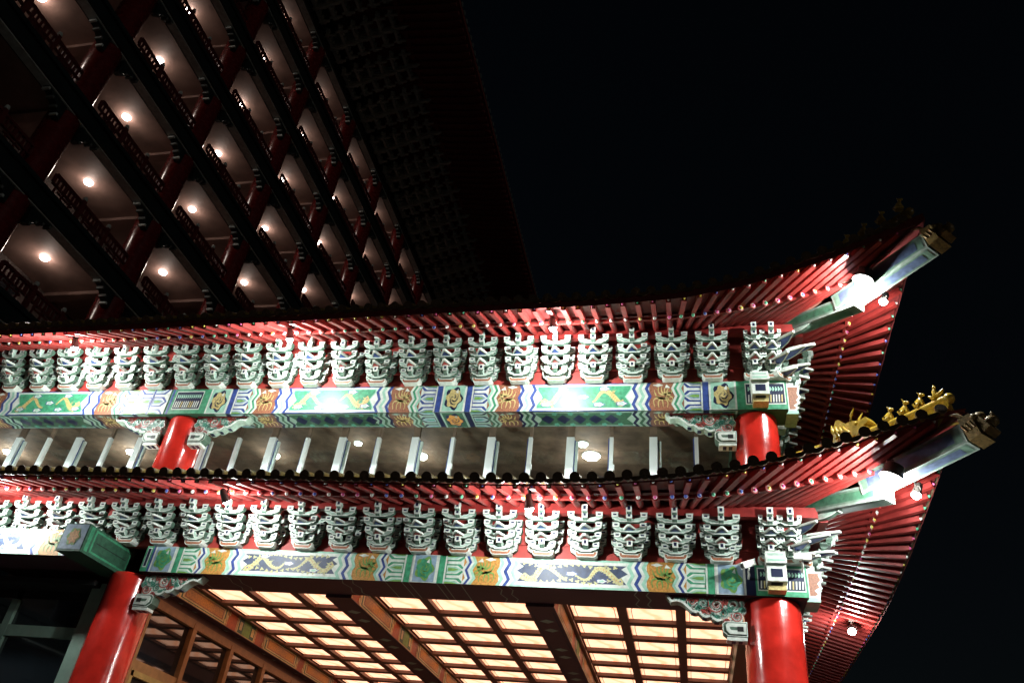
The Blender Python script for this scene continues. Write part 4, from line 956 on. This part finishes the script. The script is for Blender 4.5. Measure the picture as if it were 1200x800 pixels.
for k in range(F0, F1 + 1):
    for j in range(-5, 12):
        y = HY0 + j * HS; z = HZ0 + k * HF
        a = pj((HX, y + HS / 2, z)); c = pj((HX, y, z + .6))
        vis = lambda q: q[2] > 0 and -60 < q[0] < 560 and -60 < q[1] < 400
        if vis(a): inst(rail, 'balcony_railing', Vector((HX - .1, y + HS / 2, z)) - HO, 0, HOT)
        if vis(c) and len(QB) < 300: QB.append((c[2], y, z))
QB.sort()
for _, y, z in QB[:50]:
    for s in (-1, 1): inst(bears[s], 'column_bracket', Vector((HX - .15, y, z)) - HO, 0, HOT)
for _, y, z in QB[:100]: inst(rb, 'soffit_rib', Vector((HX - 1.75, y, z + 1.34)) - HO, 0, HOT)
print('QB', len(QB))
# balcony ceiling lights
BL = []
for k in range(F0, F1 + 1):
    for j in range(-5, 11):
        p = Vector((HX - 1.8, HY0 + j * HS + 2.95, HZ0 + k * HF + 1.37)); q = pj(p)
        if q[2] > 0 and -10 < q[0] < 560 and -10 < q[1] < 385: BL.append((k, q[0], p))
rows = sorted({t[0] for t in BL}, reverse=True)
ORD = ['first', 'second', 'third', 'fourth', 'fifth', 'sixth', 'seventh', 'eighth', 'ninth', 'tenth', 'eleventh']
dm = MB(); dm.tube([(0, 0, 0), (0, 0, -.07)], .16, 'balcony_glow', 18, True, None, [.16, .13]); dm.ball((0, 0, -.07), .12, 'balcony_glow', 10, (1, 1, .4)); dm = dm.mesh('ceiling_light')
LB = bpy.data.lights.new('balcony_bulb', 'POINT'); LB.energy = 13; LB.color = (1, .84, .72); LB.shadow_soft_size = .12
for ri, k in enumerate(rows):
    row = sorted([t for t in BL if t[0] == k], key=lambda t: t[1])
    for i, (_, _, p) in enumerate(row):
        o = inst(dm, 'ceiling_light', p); tag(o, 'round light on the hotel balcony ceiling, %s row from the top, %s from the left' % (ORD[ri], ORD[i]), 'ceiling light', 'lights under the hotel balconies')
        lo = bpy.data.objects.new('balcony_bulb', LB); lo.location = (0, 0, -.30); lo.parent = o; COL.objects.link(lo)
# main eave of the hotel, high above
ZE = HZ0 + F1 * HF + 1.55
b = MB(); b.box((HX - .3, 30, ZE + .9), (.5, 84, 2.0), 'hotel_dark'); hpart(b, 'frieze')
b = MB()
b.raw([(HX, YA, ZE + 2.3), (HX, YB, ZE + 2.3), (-11.0, YB, ZE + 1.15), (-11.0, YA, ZE + 1.15), (HX, YA, ZE + 2.6), (HX, YB, ZE + 2.6), (-11.0, YB, ZE + 1.45), (-11.0, YA, ZE + 1.45)], [(0, 1, 2, 3), (4, 5, 6, 7), (3, 2, 6, 7), (0, 3, 7, 4), (1, 2, 6, 5)], 'hotel_rafter')
y = YA + .2
while y < YB:
    b.bar((-16, y, ZE + 1.72), (-11.15, y, ZE + 1.05), .16, .16, 'hotel_rafter'); y += .5
y = YA
while y < YB: b.tube([(-11.05, y, ZE + 1.5), (-10.95, y, ZE + 1.49)], .14, 'hotel_block', 10); y += .5
b.box((-14.6, 30, ZE + 1.62), (.25, 84, .25), 'hotel_rafter')
# hip/ridge body above the eave
b.raw([(-11.0, YA, ZE + 1.5), (-11.0, YB, ZE + 1.5), (-30, YB, ZE + 9), (-30, YA, ZE + 9)], [(0, 1, 2, 3)], 'glazed_tile'); hpart(b, 'hotel_roof')
b = MB()
for k in range(6):
    xo = HX + .3 + k * .66; zz = ZE + .05 + k * .26
    for s in (-.95, -.62, -.3, 0, .3, .62, .95): b.box((xo, s, zz + .13 + .05 * abs(s)), (.22, .17, .20), 'hotel_bracket')
    b.box((xo - .05, 0, zz), (.16, 1.9, .13), 'hotel_bracket'); b.box((xo - .05, 0, zz + .26), (.12, 2.2, .06), 'hotel_bracket')
    for s in (-.8, .8): b.bar((xo - .3, s, zz), (xo + .42, s, zz - .03), .10, .12, 'hotel_bracket')
    b.bar((HX, 0, zz - .02), (xo + .5, 0, zz - .02), .16, .17, 'hotel_bracket')
    b.raw([(xo + .5, -.1, zz - .1), (xo + .5, .1, zz - .1), (xo + .85, 0, zz + .14), (xo + .5, -.1, zz + .1), (xo + .5, .1, zz + .1)], [(0, 1, 2), (3, 4, 2), (0, 2, 3), (1, 2, 4)], 'hotel_bracket')
hb = b.mesh('bracket_set')
for j in range(-4, 24):
    inst(hb, 'bracket_set', Vector((0, HY0 + j * HS / 2 + .3, 0)) - HO, 0, HOT)
b = MB(); b.box((HX - 12, 30, (ZE - EYE) / 2), (17.2, 84, ZE + EYE), 'hotel_wall'); hpart(b, 'wall')

# lift everything so that the ground lies at zero
for o in list(bpy.data.objects):
    if o.parent is None: o.location.z += EYE
